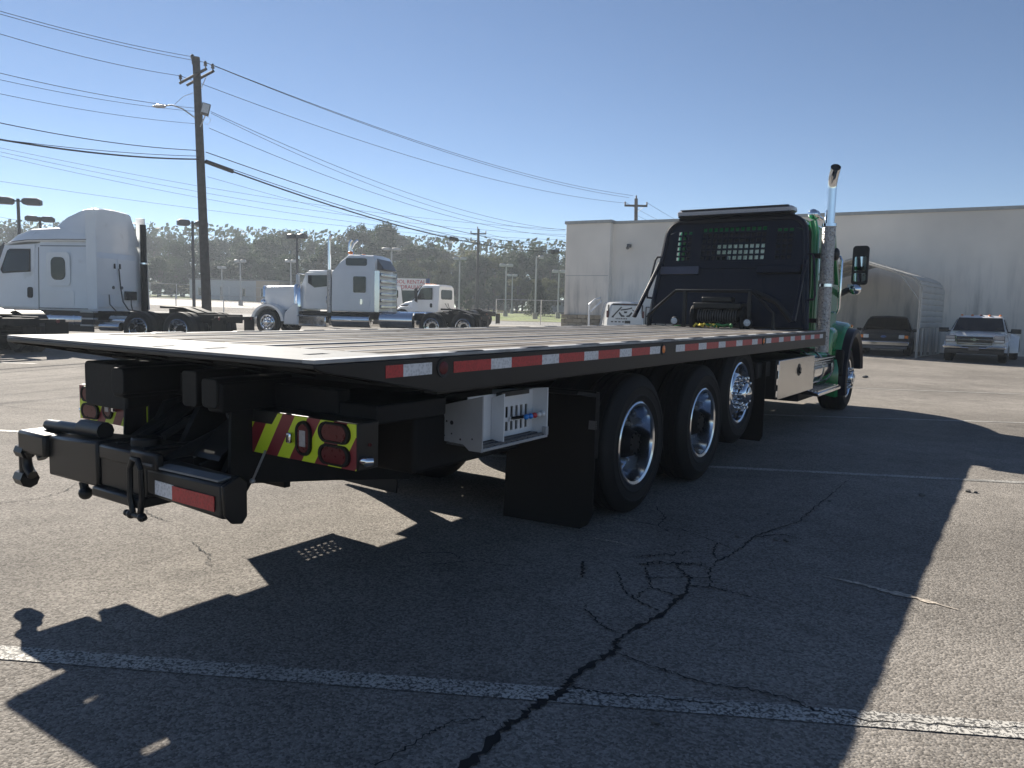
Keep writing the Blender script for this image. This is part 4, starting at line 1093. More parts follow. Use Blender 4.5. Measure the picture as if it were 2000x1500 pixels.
# ------------------------------------------------------------------ high-roof aerodynamic sleeper tractor at left
def sleeper_truck(loc, rz):
    root = empty("sleeper_truck", loc, rz)
    tag(root, "white high-roof aerodynamic sleeper tractor without trailer, parked at the left", "semi truck", "parked tractor units")
    W = M['white']
    # x = 0 at the back of the sleeper, +x towards the nose
    prof = [(-.02, 4.02, 1.02, 1.20), (.35, 4.00, 1.10, 1.20), (.8, 3.82, 1.10, 1.19)]
    b = MB()
    def sec(x, top, th, hw, z0=1.0, r=.22): return rsect(x, hw, z0, top, r, th)
    b.loft([sec(0, 3.05, 1.12, 1.2), sec(.06, 3.10, 1.14, 1.21), sec(1.75, 3.10, 1.14, 1.21), sec(1.76, 3.10, 1.12, 1.19)])
    b.build("sleeper_body", W, root, ang=30)
    # roof fairing: tall at the back, sweeping down forward, in two steps
    b = MB()
    def sec2(x, z1, th): return rsect(x, 1.15, 3.06, z1, .14, th)
    b.loft([sec2(.0, 4.02, .80), sec2(.12, 4.06, .84), sec2(.5, 4.0, .85), sec2(1.0, 3.80, .86), sec2(1.45, 3.48, .88), sec2(1.75, 3.25, .9)])
    b.build("roof_fairing", W, root, ang=30)
    b = MB()
    b.loft([rsect(.02, 1.18, 3.04, 3.42, .12, 1.06), rsect(1.0, 1.18, 3.04, 3.46, .12, 1.06), rsect(2.2, 1.14, 3.02, 3.42, .14, 1.0), rsect(2.75, 1.08, 2.98, 3.28, .14, .92), rsect(3.15, 1.0, 2.9, 3.02, .06, .86)])
    b.build("mid_roof", W, root, ang=30)
    b = MB()
    b.loft([rsect(1.77, 1.17, 1.0, 3.05, .2, 1.08), rsect(2.9, 1.13, 1.0, 2.98, .2, 1.02), rsect(3.15, 1.11, 1.0, 2.85, .2, .98), rsect(3.62, 1.08, 1.0, 2.05, .14, 1.0), rsect(3.7, 1.05, 1.0, 1.95, .12, .98)])
    cab_ = b.build("cab", W, root, ang=30)
    # windshield
    b = MB(); b.hexa([(3.17, -.92, 2.82), (3.17, .92, 2.82), (3.66, .95, 2.06), (3.66, -.95, 2.06), (3.19, -.92, 2.85), (3.19, .92, 2.85), (3.69, .95, 2.08), (3.69, -.95, 2.08)]); b.build("windshield", M['glassd'], root)
    for s in (-1, 1):
        # door skin and window
        b = MB(); panel_on_side(b, [(1.95, 1.02), (3.25, 1.02), (3.45, 1.3), (3.45, 1.9), (3.05, 2.86), (1.95, 2.9)], s * 1.165, .015); d = b.build("door", W, root, bevel=.01)
        d.rotation_euler = (R(2.6) * s, 0, 0)
        d.location = (0, .035 * s, 0)
        b = MB(); panel_on_side(b, [(2.1, 2.08), (3.12, 2.02), (3.2, 2.12), (2.95, 2.7), (2.85, 2.76), (2.1, 2.76)], s * 1.18, .012); b.build("window_seal", M['blackplastic'], d, bevel=.03)
        b = MB(); panel_on_side(b, [(2.15, 2.12), (3.08, 2.07), (3.13, 2.14), (2.9, 2.68), (2.83, 2.72), (2.15, 2.72)], s * 1.193, .006); b.build("window", M['glass'], d, bevel=.03)
        b = MB(); panel_on_side(b, rrect(2.02, 2.22, 1.3, 1.62, .06), s * 1.18, .012); b.build("door_handle", M['blackplastic'], d)
        b = MB(); panel_on_side(b, rrect(.62, 1.45, 1.72, 2.72, .14), s * 1.205, .008); pnl = b.build("window_panel", W, root, bevel=.006)
        b = MB(); panel_on_side(b, rrect(.8, 1.27, 1.92, 2.55, .16), s * 1.214, .012); b.build("window", M['glassd'], pnl)
        b = MB(); panel_on_side(b, rrect(.78, 1.29, 1.90, 2.57, .17), s * 1.2135, .006); b.build("window_seal", M['blackplastic'], pnl)
        b = MB(); panel_on_side(b, rrect(.5, 1.6, 1.1, 1.6, .08), s * 1.205, .010); b.build("luggage_door", W, root, bevel=.006)
        # side extender at the back edge
        b = MB(); b.hexa([(-.30, s * 1.19, 1.05), (.02, s * 1.20, 1.05), (.02, s * 1.235, 1.05), (-.30, s * 1.22, 1.05), (-.25, s * 1.10, 3.95), (.10, s * 1.12, 3.95), (.10, s * 1.15, 3.95), (-.25, s * 1.13, 3.95)]); b.build("side_extender", W, root, bevel=.008)
        b = MB(); b.tube([(3.3, s * 1.1, 2.15), (3.5, s * 1.35, 2.2), (3.5, s * 1.4, 2.75)], .025, 6); b.loft([[(3.48 + dx, s * 1.42 + y, z) for dx, z in ((0, 2.05), (.14, 2.1), (.16, 2.7), (0, 2.8))] for y in (-.12, .1)]); b.build("mirror", M['blackplastic'], root, bevel=.02)
        # skirts
        b = MB(); b.prism([(-.1, .38), (3.3, .38), (3.3, .98), (-.1, .98)], 'y', s * 1.16, s * 1.12); b.build("side_skirt", M['blackplastic'], root, bevel=.01)
        b = MB(); panel_on_side(b, [(3.15, 2.9), (3.5, 2.6), (3.75, 2.62), (3.3, 3.02)], s * .8, .05); b.build("sun_visor_end", M['greyplastic'], root)
        # front fender/hood flank
        for q in (0,):
            b = MB(); rr = [(4.75 + .66 * math.cos(R(t)), .52 + .66 * math.sin(R(t))) for t in range(0, 181, 15)]
            b.prism([(3.72, .6), (3.72, 1.75), (5.4, 1.5), (5.75, .9), (5.75, .52)] + rr, 'y', s * 1.16, s * .9); b.build("fender", W, root, bevel=.03)
        b = MB(); panel_on_side(b, [(3.55, 1.72), (4.35, 1.95), (4.35, 1.78), (3.9, 1.68)], s * 1.1, .06); b.build("hood_vent", M['blackplastic'], root)
    b = MB(); b.loft([rsect(3.7, 1.0, .9, 1.98, .2, .95), rsect(4.6, .98, .8, 1.82, .25, .85), rsect(5.6, .95, .6, 1.52, .25, .8), rsect(5.85, .9, .55, 1.3, .2, .75)]); b.build("hood", W, root, ang=30)
    for s in (-1, 1):
        for nm, pts in (("cab_seam", [(1.765, s * 1.212, 1.03), (1.765, s * 1.178, 2.07), (1.765, s * 1.142, 2.86)]), ("belt_seam", [(.05, s * 1.142, 2.9), (1.7, s * 1.142, 2.9)]), ("roof_seam", [(.05, s * 1.175, 3.09), (1.0, s * 1.175, 3.09), (2.2, s * 1.135, 3.07), (2.8, s * 1.07, 3.02)]), ("sill_seam", [(.02, s * 1.213, 1.06), (1.75, s * 1.213, 1.06)])):
            b = MB(); b.tube(pts, .012, 5); b.build(nm, M['greyplastic'], root)
    # rear wall furniture
    b = MB(); b.loft([[(-.012, y, z) for y, z in ((-1.02, 1.1), (1.02, 1.1), (.98, 2.75), (-.98, 2.75))], [(-.03, y, z) for y, z in ((-1.0, 1.12), (1.0, 1.12), (.96, 2.72), (-.96, 2.72))]]); rp = b.build("rear_panel", W, root)
    for y0, y1 in ((-.9, -.05), (.05, .9)):
        b = MB(); b.prism([(y0, 1.5), (y1, 1.5), (y1, 2.6), (y0, 2.6)], 'x', -.032, -.046); b.build("pressed_panel", W, rp, bevel=.01)
    for y in (-.12, .12):
        b = MB(); b.prism([(y - .03, 2.3), (y + .03, 2.3), (y + .02, 2.45), (y - .02, 2.45)], 'x', -.05, -.08); b.build("vent", M['blackplastic'], rp)
        b = MB(); b.lathe([(.05, 0), (.05, .02), (.04, .025), (0, .025)], (-.05, y * 1.6, 1.72), 'x', 12, sign=-1); b.build("connector", M['greyplastic'], rp)
    b = MB(); b.bx(-.10, -.05, -.85, -.30, 1.35, 1.62); b.build("hose_bracket", M['blackplastic'], rp, bevel=.01)
    b = MB()
    b.tube([(-.1, -.02, 2.3), (-.14, -.03, 1.7), (-.25, .02, 1.3), (-.5, .1, 1.05), (-.9, .0, 1.0)], .02, 6)
    b.tube([(-.1, -.55, 1.45), (-.22, -.4, 1.2), (-.5, -.1, 1.02), (-.9, -.05, 1.0)], .018, 6)
    b.tube([(-.1, .45, 1.5), (-.16, .5, 1.2), (-.3, .4, 1.0)], .018, 6)
    b.build("air_hoses", M['hose'], root)
    # exhaust stack behind the right corner
    b = MB(); b.tube([(-.22, -1.06, .9), (-.22, -1.06, 2.55)], .11, 14); b.tube([(-.22, -1.06, 2.55), (-.22, -1.06, 3.75)], .095, 14); b.build("exhaust_stack", M['blackm'], root)
    b = MB(); b.lathe([(.112, 0), (.118, 0), (.118, .05), (.112, .05)], (-.22, -1.06, 2.5), 'z', 14); b.build("stack_clamp", M['chrome'], root)
    # silver air tanks / step behind the cab
    b = MB(); b.cyl((-.9, .6, .72), (-.3, .6, .72), .16, 16); b.cyl((-.9, .95, .55), (-.2, .95, .55), .13, 16); b.build("air_tanks", M['alu'], root)
    for z in (.55, .75, .95):
        b = MB(); b.bx(-.1, .35, .95, 1.18, z, z + .05); b.build("step", M['galv'], root, bevel=.006)
    # see-through cab interior
    b = MB(); b.bx(2.2, 2.6, .3, .8, 1.2, 2.25); b.bx(2.2, 2.6, -.8, -.3, 1.2, 2.25); b.build("seats", M['seat'], root, bevel=.05)
    b = MB(); b.lathe([(.24, -.015), (.255, 0), (.24, .015), (.225, 0)], (2.95, .5, 2.1), 'x', 18); b.build("steering_wheel", M['blackplastic'], root)
    tractor_chassis(root, -4.15, 4.8, (-1.65, -3.0), tank=(.3, 1.7), steer=4.75, fenders=False)
    return root

def tractor_tail(loc, rz, label, nm="tractor_unit"):
    root = empty(nm, loc, rz); tag(root, label, "semi truck", "parked tractor units")
    tractor_chassis(root, -1.4, 3.4, (0.0, 1.32), fenders=True, plate=True)
    b = MB(); b.prism([(1.0, 1.22), (2.9, 1.02), (2.9, .98), (1.0, 1.15)], 'y', .38, .46); b.prism([(1.0, 1.22), (2.9, 1.02), (2.9, .98), (1.0, 1.15)], 'y', -.46, -.38); b.build("ramp_rails", M['galv'], root)
    b = MB(); b.bx(2.2, 3.2, -.4, .4, .985, 1.01); b.build("deck_plate", M['steel'], root)
    b = MB(); b.tube([(.9, .3, 1.2), (1.5, .15, 1.35), (2.2, .2, 1.15), (3.4, .1, 1.4)], .02, 6); b.build("air_hoses", M['hose'], root)
    return root

# ------------------------------------------------------------------ long-nosed conventional sleeper
def conventional(loc, rz):
    root = empty("conventional_truck", loc, rz)
    tag(root, "silver long-nosed conventional sleeper tractor with chrome stack, parked in the middle", "semi truck", "parked tractor units")
    S = M['silver']
    # x = 0 back of the sleeper, +x nose
    b = MB()
    b.loft([rsect(0, 1.2, 1.02, 2.95, .12, 1.18), rsect(.10, 1.22, 1.0, 3.12, .14, 1.17), rsect(1.15, 1.22, 1.0, 3.14, .14, 1.17), rsect(1.55, 1.22, 1.0, 2.85, .14, 1.17), rsect(1.86, 1.21, 1.0, 2.5, .1, 1.16)])
    b.build("sleeper_body", S, root, ang=30)
    b = MB(); b.loft([rsect(1.87, 1.0, 1.05, 2.56, .12, .93), rsect(3.0, 1.0, 1.05, 2.54, .12, .93), rsect(3.12, 1.0, 1.05, 2.44, .1, .93), rsect(3.3, .98, 1.05, 2.0, .1, .94)]); b.build("cab", S, root, ang=30)
    b = MB(); b.loft([rsect(3.31, .82, 1.0, 1.96, .1, .80), rsect(4.95, .68, 1.0, 1.92, .1, .66), rsect(5.08, .66, 1.0, 1.88, .1, .62)]); b.build("hood", S, root, ang=30)
    b = MB(); b.loft([rsect(5.09, .62, .75, 1.94, .06, .60), rsect(5.2, .62, .75, 1.92, .06, .58)]); b.build("grille", M['chrome'], root)
    for s in (-1, 1):
        # side windows
        b = MB(); panel_on_side(b, rrect(.35, 1.25, 2.72, 3.0, .07), s * 1.178, .012); b.build("upper_window", M['glassd'], root)
        b = MB(); panel_on_side(b, rrect(.38, .92, 1.72, 2.32, .05), s * 1.212, .014); b.build("sleeper_window", M['glassd'], root)
        b = MB(); panel_on_side(b, rrect(.22, 1.1, 1.1, 1.55, .05), s * 1.218, .008); lg = b.build("luggage_door", S, root, bevel=.006)
        b = MB(); panel_on_side(b, rrect(.52, .62, 1.28, 1.48, .03), s * 1.227, .012); b.build("door_handle", M['chrome'], lg)
        b = MB(); panel_on_side(b, [(2.0, 1.06), (3.1, 1.06), (3.1, 2.44), (2.0, 2.46)], s * .972, .014); d = b.build("door", S, root, bevel=.008)
        b = MB(); panel_on_side(b, [(2.08, 1.95), (2.7, 1.88), (2.98, 2.05), (2.98, 2.34), (2.08, 2.36)], s * .985, .014); b.build("window", M['glassd'], d)
        b = MB(); b.tube([(2.15, s * 1.03, 1.3), (2.15, s * 1.06, 1.35), (2.15, s * 1.06, 1.5), (2.15, s * 1.03, 1.55)], .02, 6); b.build("door_handle", M['chrome'], d)
        # chrome stack with guard
        b = MB(); b.tube([(1.98, s * 1.14, .95), (1.98, s * 1.14, 2.55)], .10, 16); st = b.build("stack_guard", M['perf'], root)
        b = MB(); b.tube([(1.98, s * 1.14, 2.55), (1.98, s * 1.14, 3.6), (1.96, s * 1.14, 3.75), (1.88, s * 1.16, 3.86)], .065, 14); b.build("exhaust_pipe", M['chrome'], root)
        b = MB(); b.lathe([(.0, 0), (.06, .0), (.064, -.01)], (1.875, s * 1.16, 3.865), 'z', 12); b.build("pipe_mouth", M['blackm'], root)
        # air cleaner
        b = MB(); b.tube([(3.42, s * .98, 1.1), (3.42, s * .98, 1.15), (3.42, s * .98, 1.9), (3.42, s * .98, 2.0)], [.14, .19, .19, .12], 18); b.build("air_cleaner", M['chrome'], root)
        # fender
        rr = [(4.72 + .62 * math.cos(R(t)), .52 + .62 * math.sin(R(t))) for t in range(-5, 186, 12)]
        ro = [(4.72 + .74 * math.cos(R(t)), .52 + .70 * math.sin(R(t))) for t in range(-5, 186, 12)]
        b = MB(); b.loft([[(x, s * 1.2, z) for x, z in rr], [(x, s * 1.2, z) for x, z in ro], [(x, s * .62, z + .04) for x, z in ro], [(x, s * .62, z) for x, z in rr]], caps=False, close=False); b.loft([[(x, s * 1.2, z) for x, z in rr], [(x, s * .62, z) for x, z in rr]], caps=False, close=False)
        b.build("fender", S, root)
        b = MB(); b.prism([(3.35, .45), (4.02, .45), (3.95, .9), (3.6, 1.25), (3.35, 1.3)], 'y', s * 1.18, s * .7); b.build("fender_tail", S, root, bevel=.05)
        # steps, tanks
        b = MB(); b.bx(2.15, 3.35, s * .75, s * 1.15, .40, .82); b.build("step_box", M['chrome'], root, bevel=.03)
        for z in (.44, .78):
            b = MB(); b.bx(2.1, 3.4, s * 1.0, s * 1.2, z, z + .035); b.build("step", M['alu'], root, bevel=.006)
        b = MB(); b.bx(0, 3.3, s * 1.13, s * 1.18, .86, .98); b.build("sill_trim", M['blackm'], root, bevel=.01)
        b = MB(); b.tube([(3.25, s * .98, 1.95), (3.3, s * 1.3, 2.0), (3.3, s * 1.3, 2.4), (3.2, s * .95, 2.38)], .018, 6); b.bx(3.25, 3.34, s * 1.18, s * 1.38, 1.98, 2.35); b.build("mirror", M['chrome'], root)
        b = MB(); b.ball((4.98, s * .95, 1.28), (.13, .11, .13)); b.build("headlight", M['chrome'], root)
        # side fairing of the back wall
        b = MB(); b.bx(-.20, .02, s * 1.16, s * 1.2, 1.0, 2.55); b.build("side_extender", M['alu'], root, bevel=.01)
    b = MB(); b.hexa([(3.02, -.85, 2.34), (3.02, .85, 2.34), (3.28, .88, 1.9), (3.28, -.88, 1.9), (3.06, -.85, 2.34), (3.06, .85, 2.34), (3.33, .88, 1.9), (3.33, -.88, 1.9)]); b.build("windshield", M['glassd'], root)
    b = MB(); b.bx(3.0, 3.3, -.9, .9, 2.36, 2.40); b.build("sun_visor", M['chrome'], root, bevel=.01)
    for y in (-.7, -.35, 0, .35, .7):
        b = MB(); b.ball((2.75, y, 2.5), (.09, .05, .05)); b.build("clearance_light", M['amber'], root)
    for y in (-.8, .8):
        b = MB(); b.ball((1.2, y, 3.22), (.12, .06, .06)); b.build("clearance_light", M['amber'], root)
    b = MB(); b.tube([(1.25, .4, 3.15), (1.3, .4, 3.4), (1.18, .42, 3.6), (1.02, .44, 3.72)], .05, 10); b.build("exhaust_tip", M['chrome'], root)
    for k in range(6):
        b = MB(); b.bx(-.22, -.06, -1.0, 1.0, 1.15 + k * .24, 1.26 + k * .24); b.build("louvre", M['alu'], root, bevel=.02)
    b = MB(); b.prism([(-.3, 2.6), (.02, 2.6), (.02, 3.02)], 'y', -.9, .9); b.build("rear_fairing", M['plated'], root, bevel=.02)
    b = MB(); b.bx(3.9, 4.35, .70, .705, 1.42, 1.46); b.build("hood_badge", M['blackplastic'], root)
    b = MB(); b.bx(5.05, 5.35, -1.15, 1.15, .35, .75); b.build("bumper", M['chrome'], root, bevel=.03)
    tractor_chassis(root, -4.4, 5.0, (-2.4, -3.72), tank=(-1.6, -.15), tank_mat='chrome', steer=4.72)
    for s in (-1, 1):
        b = MB(); b.tube([(.25, s * .9, .68), (.27, s * .9, .68), (1.9, s * .9, .68), (1.92, s * .9, .68)], [.24, .28, .28, .24], 20); b.build("fuel_tank", M['chrome'], root)
    return root

# ------------------------------------------------------------------ day cab (medium duty)
def day_cab(loc, rz, label, nm="day_cab_truck", m='white'):
    root = empty(nm, loc, rz); tag(root, label, "semi truck", "parked tractor units")
    W = M[m]
    b = MB(); b.loft([rsect(0, 1.1, .95, 2.58, .2, .98), rsect(.08, 1.14, .9, 2.68, .2, .98), rsect(1.15, 1.14, .9, 2.70, .2, .98), rsect(1.4, 1.12, .9, 2.60, .2, .95), rsect(1.95, 1.08, .9, 1.72, .1, 1.02), rsect(2.05, 1.06, .9, 1.66, .1, 1.0)]); b.build("cab", W, root, ang=30)
    b = MB(); b.loft([rsect(2.06, .98, .9, 1.66, .2, .88), rsect(2.8, .92, .8, 1.52, .2, .8), rsect(3.35, .85, .6, 1.28, .2, .7), rsect(3.45, .8, .6, 1.15, .15, .65)]); b.build("hood", W, root, ang=30)
    b = MB(); b.hexa([(1.42, -.86, 2.56), (1.42, .86, 2.56), (1.98, .93, 1.72), (1.98, -.93, 1.72), (1.45, -.86, 2.6), (1.45, .86, 2.6), (2.02, .93, 1.75), (2.02, -.93, 1.75)]); b.build("windshield", M['glassd'], root)
    b = MB(); b.prism(rrect(-.75, .75, 1.75, 2.38, .14), 'x', -.004, -.02)
    b.build("rear_window", M['glassd'], root)
    for s in (-1, 1):
        b = MB(); panel_on_side(b, rrect(.35, 1.55, 1.0, 1.7, .08), s * 1.135, .012); d = b.build("door", W, root, bevel=.006)
        b = MB(); panel_on_side(b, [(.45, 1.72), (1.55, 1.68), (1.62, 1.8), (1.32, 2.42), (1.2, 2.48), (.45, 2.48)], s * 1.085, .03); wn_ = b.build("window_seal", M['blackplastic'], root, bevel=.04)
        b = MB(); panel_on_side(b, [(.5, 1.76), (1.5, 1.73), (1.56, 1.82), (1.28, 2.38), (1.18, 2.43), (.5, 2.43)], s * 1.116, .006); b.build("window", M['glass'], wn_)
        b = MB(); panel_on_side(b, rrect(.42, .6, 1.2, 1.48, .08), s * 1.148, .012); b.build("door_handle", M['blackplastic'], d)
        b = MB(); b.loft([[(1.5 + dx, s * 1.32 + y, z) for dx, z in ((0, 1.55), (.12, 1.6), (.14, 2.4), (0, 2.45))] for y in (-.1, .08)]); b.tube([(1.5, s * 1.05, 2.45), (1.55, s * 1.3, 2.5), (1.55, s * 1.3, 1.6), (1.6, s * 1.05, 1.5)], .02, 6); b.build("mirror", M['blackplastic'], root, bevel=.02)
        b = MB(); rr = [(2.75 + .6 * math.cos(R(t)), .5 + .58 * math.sin(R(t))) for t in range(0, 181, 12)]
        b.prism([(1.95, .55), (1.95, 1.1), (2.3, 1.25), (2.85, 1.22), (3.25, 1.05), (3.42, .5)] + rr, 'y', s * 1.14, s * .8); b.build("fender", W, root, bevel=.04)
        b = MB(); panel_on_side(b, [(2.35, 1.38), (2.95, 1.32), (2.95, 1.24), (2.45, 1.28)], s * .9, .04); b.build("hood_vent", M['blackplastic'], root)
    for y in (-.6, -.3, 0, .3, .6):
        b = MB(); b.ball((1.2, y, 2.75), (.09, .05, .04)); b.build("clearance_light", M['amber'], root)
    b = MB(); b.tube([(-.05, .3, 1.5), (-.2, .2, 1.2), (-.6, .1, 1.0)], .02, 6); b.tube([(-.05, -.1, 1.5), (-.15, -.1, 1.2), (-.6, -.1, 1.0)], .02, 6); b.build("air_hoses", M['hose'], root)
    b = MB(); b.bx(1.0, 1.1, -.8, .8, 1.0, 2.0); b.bx(.35, .75, .25, .8, 1.0, 1.95); b.build("seats", M['seat'], root, bevel=.05)
    tractor_chassis(root, -3.4, 3.2, (-2.3,), tank=(.2, 1.3), steer=2.75, fenders=True)
    return root

def put(px, py, Y): 
    p = at(px, py, Y); return (p.x, Y, elev(Y, p.x))
D = math.radians
sl = sleeper_truck(put(228, 600, 24.4), D(169)); sl.scale = (1, 1, 1.035)
tractor_tail(put(-20, 600, 19.4), D(150), "dark bare tractor chassis with dual tyres at the left frame edge")
day_cab(put(-78, 600, 34), D(200), "white truck hood peeking out beyond the sleeper tractor mirror at the left edge")
cv = conventional(put(750, 600, 31.4), D(172)); cv.scale = (.96, 1.0, 1.06)
dc = day_cab(put(872, 600, 47), D(156), "white day cab tractor with black hood vent right of the silver sleeper")
dc.scale = (.93, .93, .93)
dk = day_cab(put(757, 600, 50), D(112), "white day cab seen from behind with red-brown bracket, squeezed behind the silver sleeper")
b = MB(); b.prism([(-.2, .95), (.5, .95), (.2, 1.75), (.05, 1.75)], 'x', -.4, -.3); b.build("headboard_bracket", M['rust'], dk)
dk.scale = (.93, .93, .93)

# ------------------------------------------------------------------ white pickup with dual rear wheels
def pickup_truck(loc, rz, m, label, dually, nm="pickup_truck", length=4.9):
    root = empty(nm, loc, rz); tag(root, label, "pickup truck", "pickups parked by the warehouse")
    P = M[m]
    x1 = 0.0                      # front of the grille; body goes to -length
    b = MB()
    b.loft([rsect(-length, .96, .62, 1.16, .08, .93), rsect(-3.0, .98, .60, 1.18, .08, .95), rsect(-2.9, .98, .58, 1.14, .08, .95), rsect(-1.35, .98, .58, 1.14, .1, .94), rsect(-.35, .96, .62, 1.10, .12, .88), rsect(-.08, .90, .66, 1.02, .12, .82)])
    b.build("body", P, root, ang=30)
    b = MB(); b.loft([rsect(-1.5, .80, 1.08, 1.20, .06, .74, crown=.04), rsect(-.6, .80, 1.04, 1.16, .06, .74, crown=.045), rsect(-.14, .76, .95, 1.05, .05, .70, crown=.04)]); b.build("hood", P, root, ang=30)
    b = MB(); b.loft([rsect(-3.0, .93, 1.12, 1.80, .14, .74), rsect(-2.9, .94, 1.12, 1.84, .14, .74), rsect(-2.05, .94, 1.12, 1.85, .14, .74), rsect(-1.86, .94, 1.12, 1.76, .12, .76), rsect(-1.38, .93, 1.10, 1.20, .05, .86)]); b.build("cab", P, root, ang=30)
    b = MB(); b.hexa([(-1.86, -.70, 1.74), (-1.86, .70, 1.74), (-1.38, .83, 1.22), (-1.38, -.83, 1.22), (-1.83, -.70, 1.765), (-1.83, .70, 1.765), (-1.34, .83, 1.235), (-1.34, -.83, 1.235)]); b.build("windshield", M['glassd'], root)
    if not dually:
        for y in (-.4, .4):
            b = MB(); b.bx(-2.4, -2.2, y - .22, y + .22, 1.2, 1.62); b.build("seat", M['seat'], root, bevel=.06)
    b = MB(); b.bx(-.06, .02, -.56, .56, .80, 1.03) if dually else b.bx(-.06, .01, -.52, .52, .82, 1.0)
    g = b.build("grille", M['blackplastic'], root, bevel=.01)
    if dually:
        b = MB(); b.bx(.0, .035, -.58, .58, .905, .935); b.build("grille_bar", M['chrome'], g, bevel=.006)
        b = MB(); b.prism([(-.58, 1.03), (-.58, .98), (-.50, .76), (.50, .76), (.58, .98), (.58, 1.03), (.62, 1.03), (.53, .72), (-.53, .72), (-.62, 1.03)], 'x', .005, .03); b.build("grille_surround", M['chrome'], g)
        b = MB(); b.prism([(-.13, .895), (-.05, .895), (-.04, .86), (.04, .86), (.05, .895), (.13, .895), (.12, .945), (.05, .945), (.04, .975), (-.04, .975), (-.05, .945), (-.12, .945)], 'x', .03, .05); b.build("emblem", M['alu'], g)
    else:
        b = MB(); b.lathe([(.0, .02), (.05, .02), (.055, .0)], (.012, 0, .91), 'x', 20); e_ = b.build("emblem", M['bluesky'], g); e_.data.transform(Matrix.Diagonal((1, 1.9, 1, 1)))
    for s in (-1, 1):
        if dually:
            b = MB(); b.bx(-.14, .012, s * .585, s * .915, .805, 1.07); hb = b.build("headlight_bezel", M['plated'], root, bevel=.02)
            b = MB(); b.bx(-.10, .02, s * .60, s * .90, .93, 1.055); h = b.build("headlight", M['greylens'], root, bevel=.02)
            b = MB(); b.bx(-.10, .02, s * .60, s * .90, .82, .91); b.build("turn_signal", M['whitelens'], root, bevel=.015)
            b = MB(); b.bx(-.02, .06, s * .52, s * .74, .42, .50); b.build("fog_light", M['greylens'], root, bevel=.01)
        else:
            b = MB(); b.bx(-.12, -.01, s * .54, s * .74, .83, 1.0); b.build("headlight", M['whitelens'], root, bevel=.02)
            b = MB(); b.bx(-.16, -.03, s * .745, s * .88, .84, .98); b.build("turn_signal", M['amber'], root, bevel=.02)
        b = MB(); b.bx(-1.75, -1.55, s * 1.0, s * 1.32, 1.16, 1.34) if dually else b.bx(-1.65, -1.5, s * .97, s * 1.15, 1.12, 1.26)
        b.tube([(-1.6, s * .9, 1.2), (-1.6, s * 1.05, 1.22)], .03, 6); b.build("side_mirror", M['blackplastic'], root, bevel=.03)
        b = MB(); b.hexa([(-2.8, s * .90, 1.2), (-1.55, s * .90, 1.2), (-1.55, s * .937, 1.2), (-2.8, s * .937, 1.2), (-2.8, s * .74, 1.70), (-1.92, s * .74, 1.70), (-1.92, s * .766, 1.70), (-2.8, s * .766, 1.70)]); b.build("side_window", M['glassd'], root)
        b = MB(); rr = [(-.95 + .46 * math.cos(R(t)), .42 + .46 * math.sin(R(t))) for t in range(0, 181, 15)]
        b.prism(rr + [(x, z) for x, z in [(-.95 + (.40) * math.cos(R(t)), .42 + .40 * math.sin(R(t))) for t in range(180, -1, -15)]], 'y', s * 1.0, s * .9); b.build("wheel_arch", P, root)
        car_wheel(root, (-.95, s * .97, .40), s, .40, .25, .22, 'galv')
        car_wheel(root, (-length + 1.15, s * (1.18 if dually else .97), .40), s, .40, .25, .22, 'galv')
        if dually:
            xr = -length + 1.15
            b = MB(); b.loft([[(xr + .62 * math.cos(R(t)) * k, s * y, .42 + .66 * math.sin(R(t)) * k2) for t in range(-8, 189, 14)] for y, k, k2 in ((.94, 1.05, 1.1), (1.10, 1.0, 1.04), (1.22, .9, .92), (1.23, .78, .78))], caps=False, close=False); b.build("rear_fender", P, root)
    b = MB()
    if dually:
        b.prism([(-.98, .68), (-.45, .68), (-.36, .62), (.36, .62), (.45, .68), (.98, .68), (.96, .56), (-.96, .56)], 'x', .0, .14); b.build("bumper", M['chrome'], root, bevel=.03)
        b = MB(); b.bx(-.04, .10, -.92, .92, .36, .55); b.build("bumper_valance", M['blackplastic'], root, bevel=.03)
        b = MB(); b.bx(.142, .150, -.16, .16, .50, .64); b.build("licence_plate", M['plated'], root)
        for y in (-.62, -.28, 0, .28, .62):
            b = MB(); b.ball((-2.0, y, 1.87), (.07, .05, .03)); b.build("cab_light", M['redlens'] if y == 0 else M['amber'], root)
    else:
        b.bx(-.05, .12, -.92, .92, .50, .70); b.build("bumper", M['chrome'], root, bevel=.03)
        b = MB(); b.bx(-.05, .08, -.86, .86, .34, .49); b.build("bumper_valance", M['plated'], root, bevel=.03)
    b = MB(); b.bx(-length, -.2, -.75, .75, .38, .58); b.build("chassis", M['blackm'], root)
    return root
hd = V((-.58, -.815))
wp = pickup_truck((14.68, 24.15, elev(24.2)), math.atan2(hd.y, hd.x), 'whitecar', "white dually pickup with chrome bumper in the warehouse shade, right of the carport", True, length=5.0)
wp.scale = (.92, .89, .82)
dp = pickup_truck((13.05, 26.75, elev(26.7)), math.atan2(-.87, -.50), 'darkcar', "old dark pickup parked under the carport", False, length=3.9)
dp.scale = (.9, .88, .76)

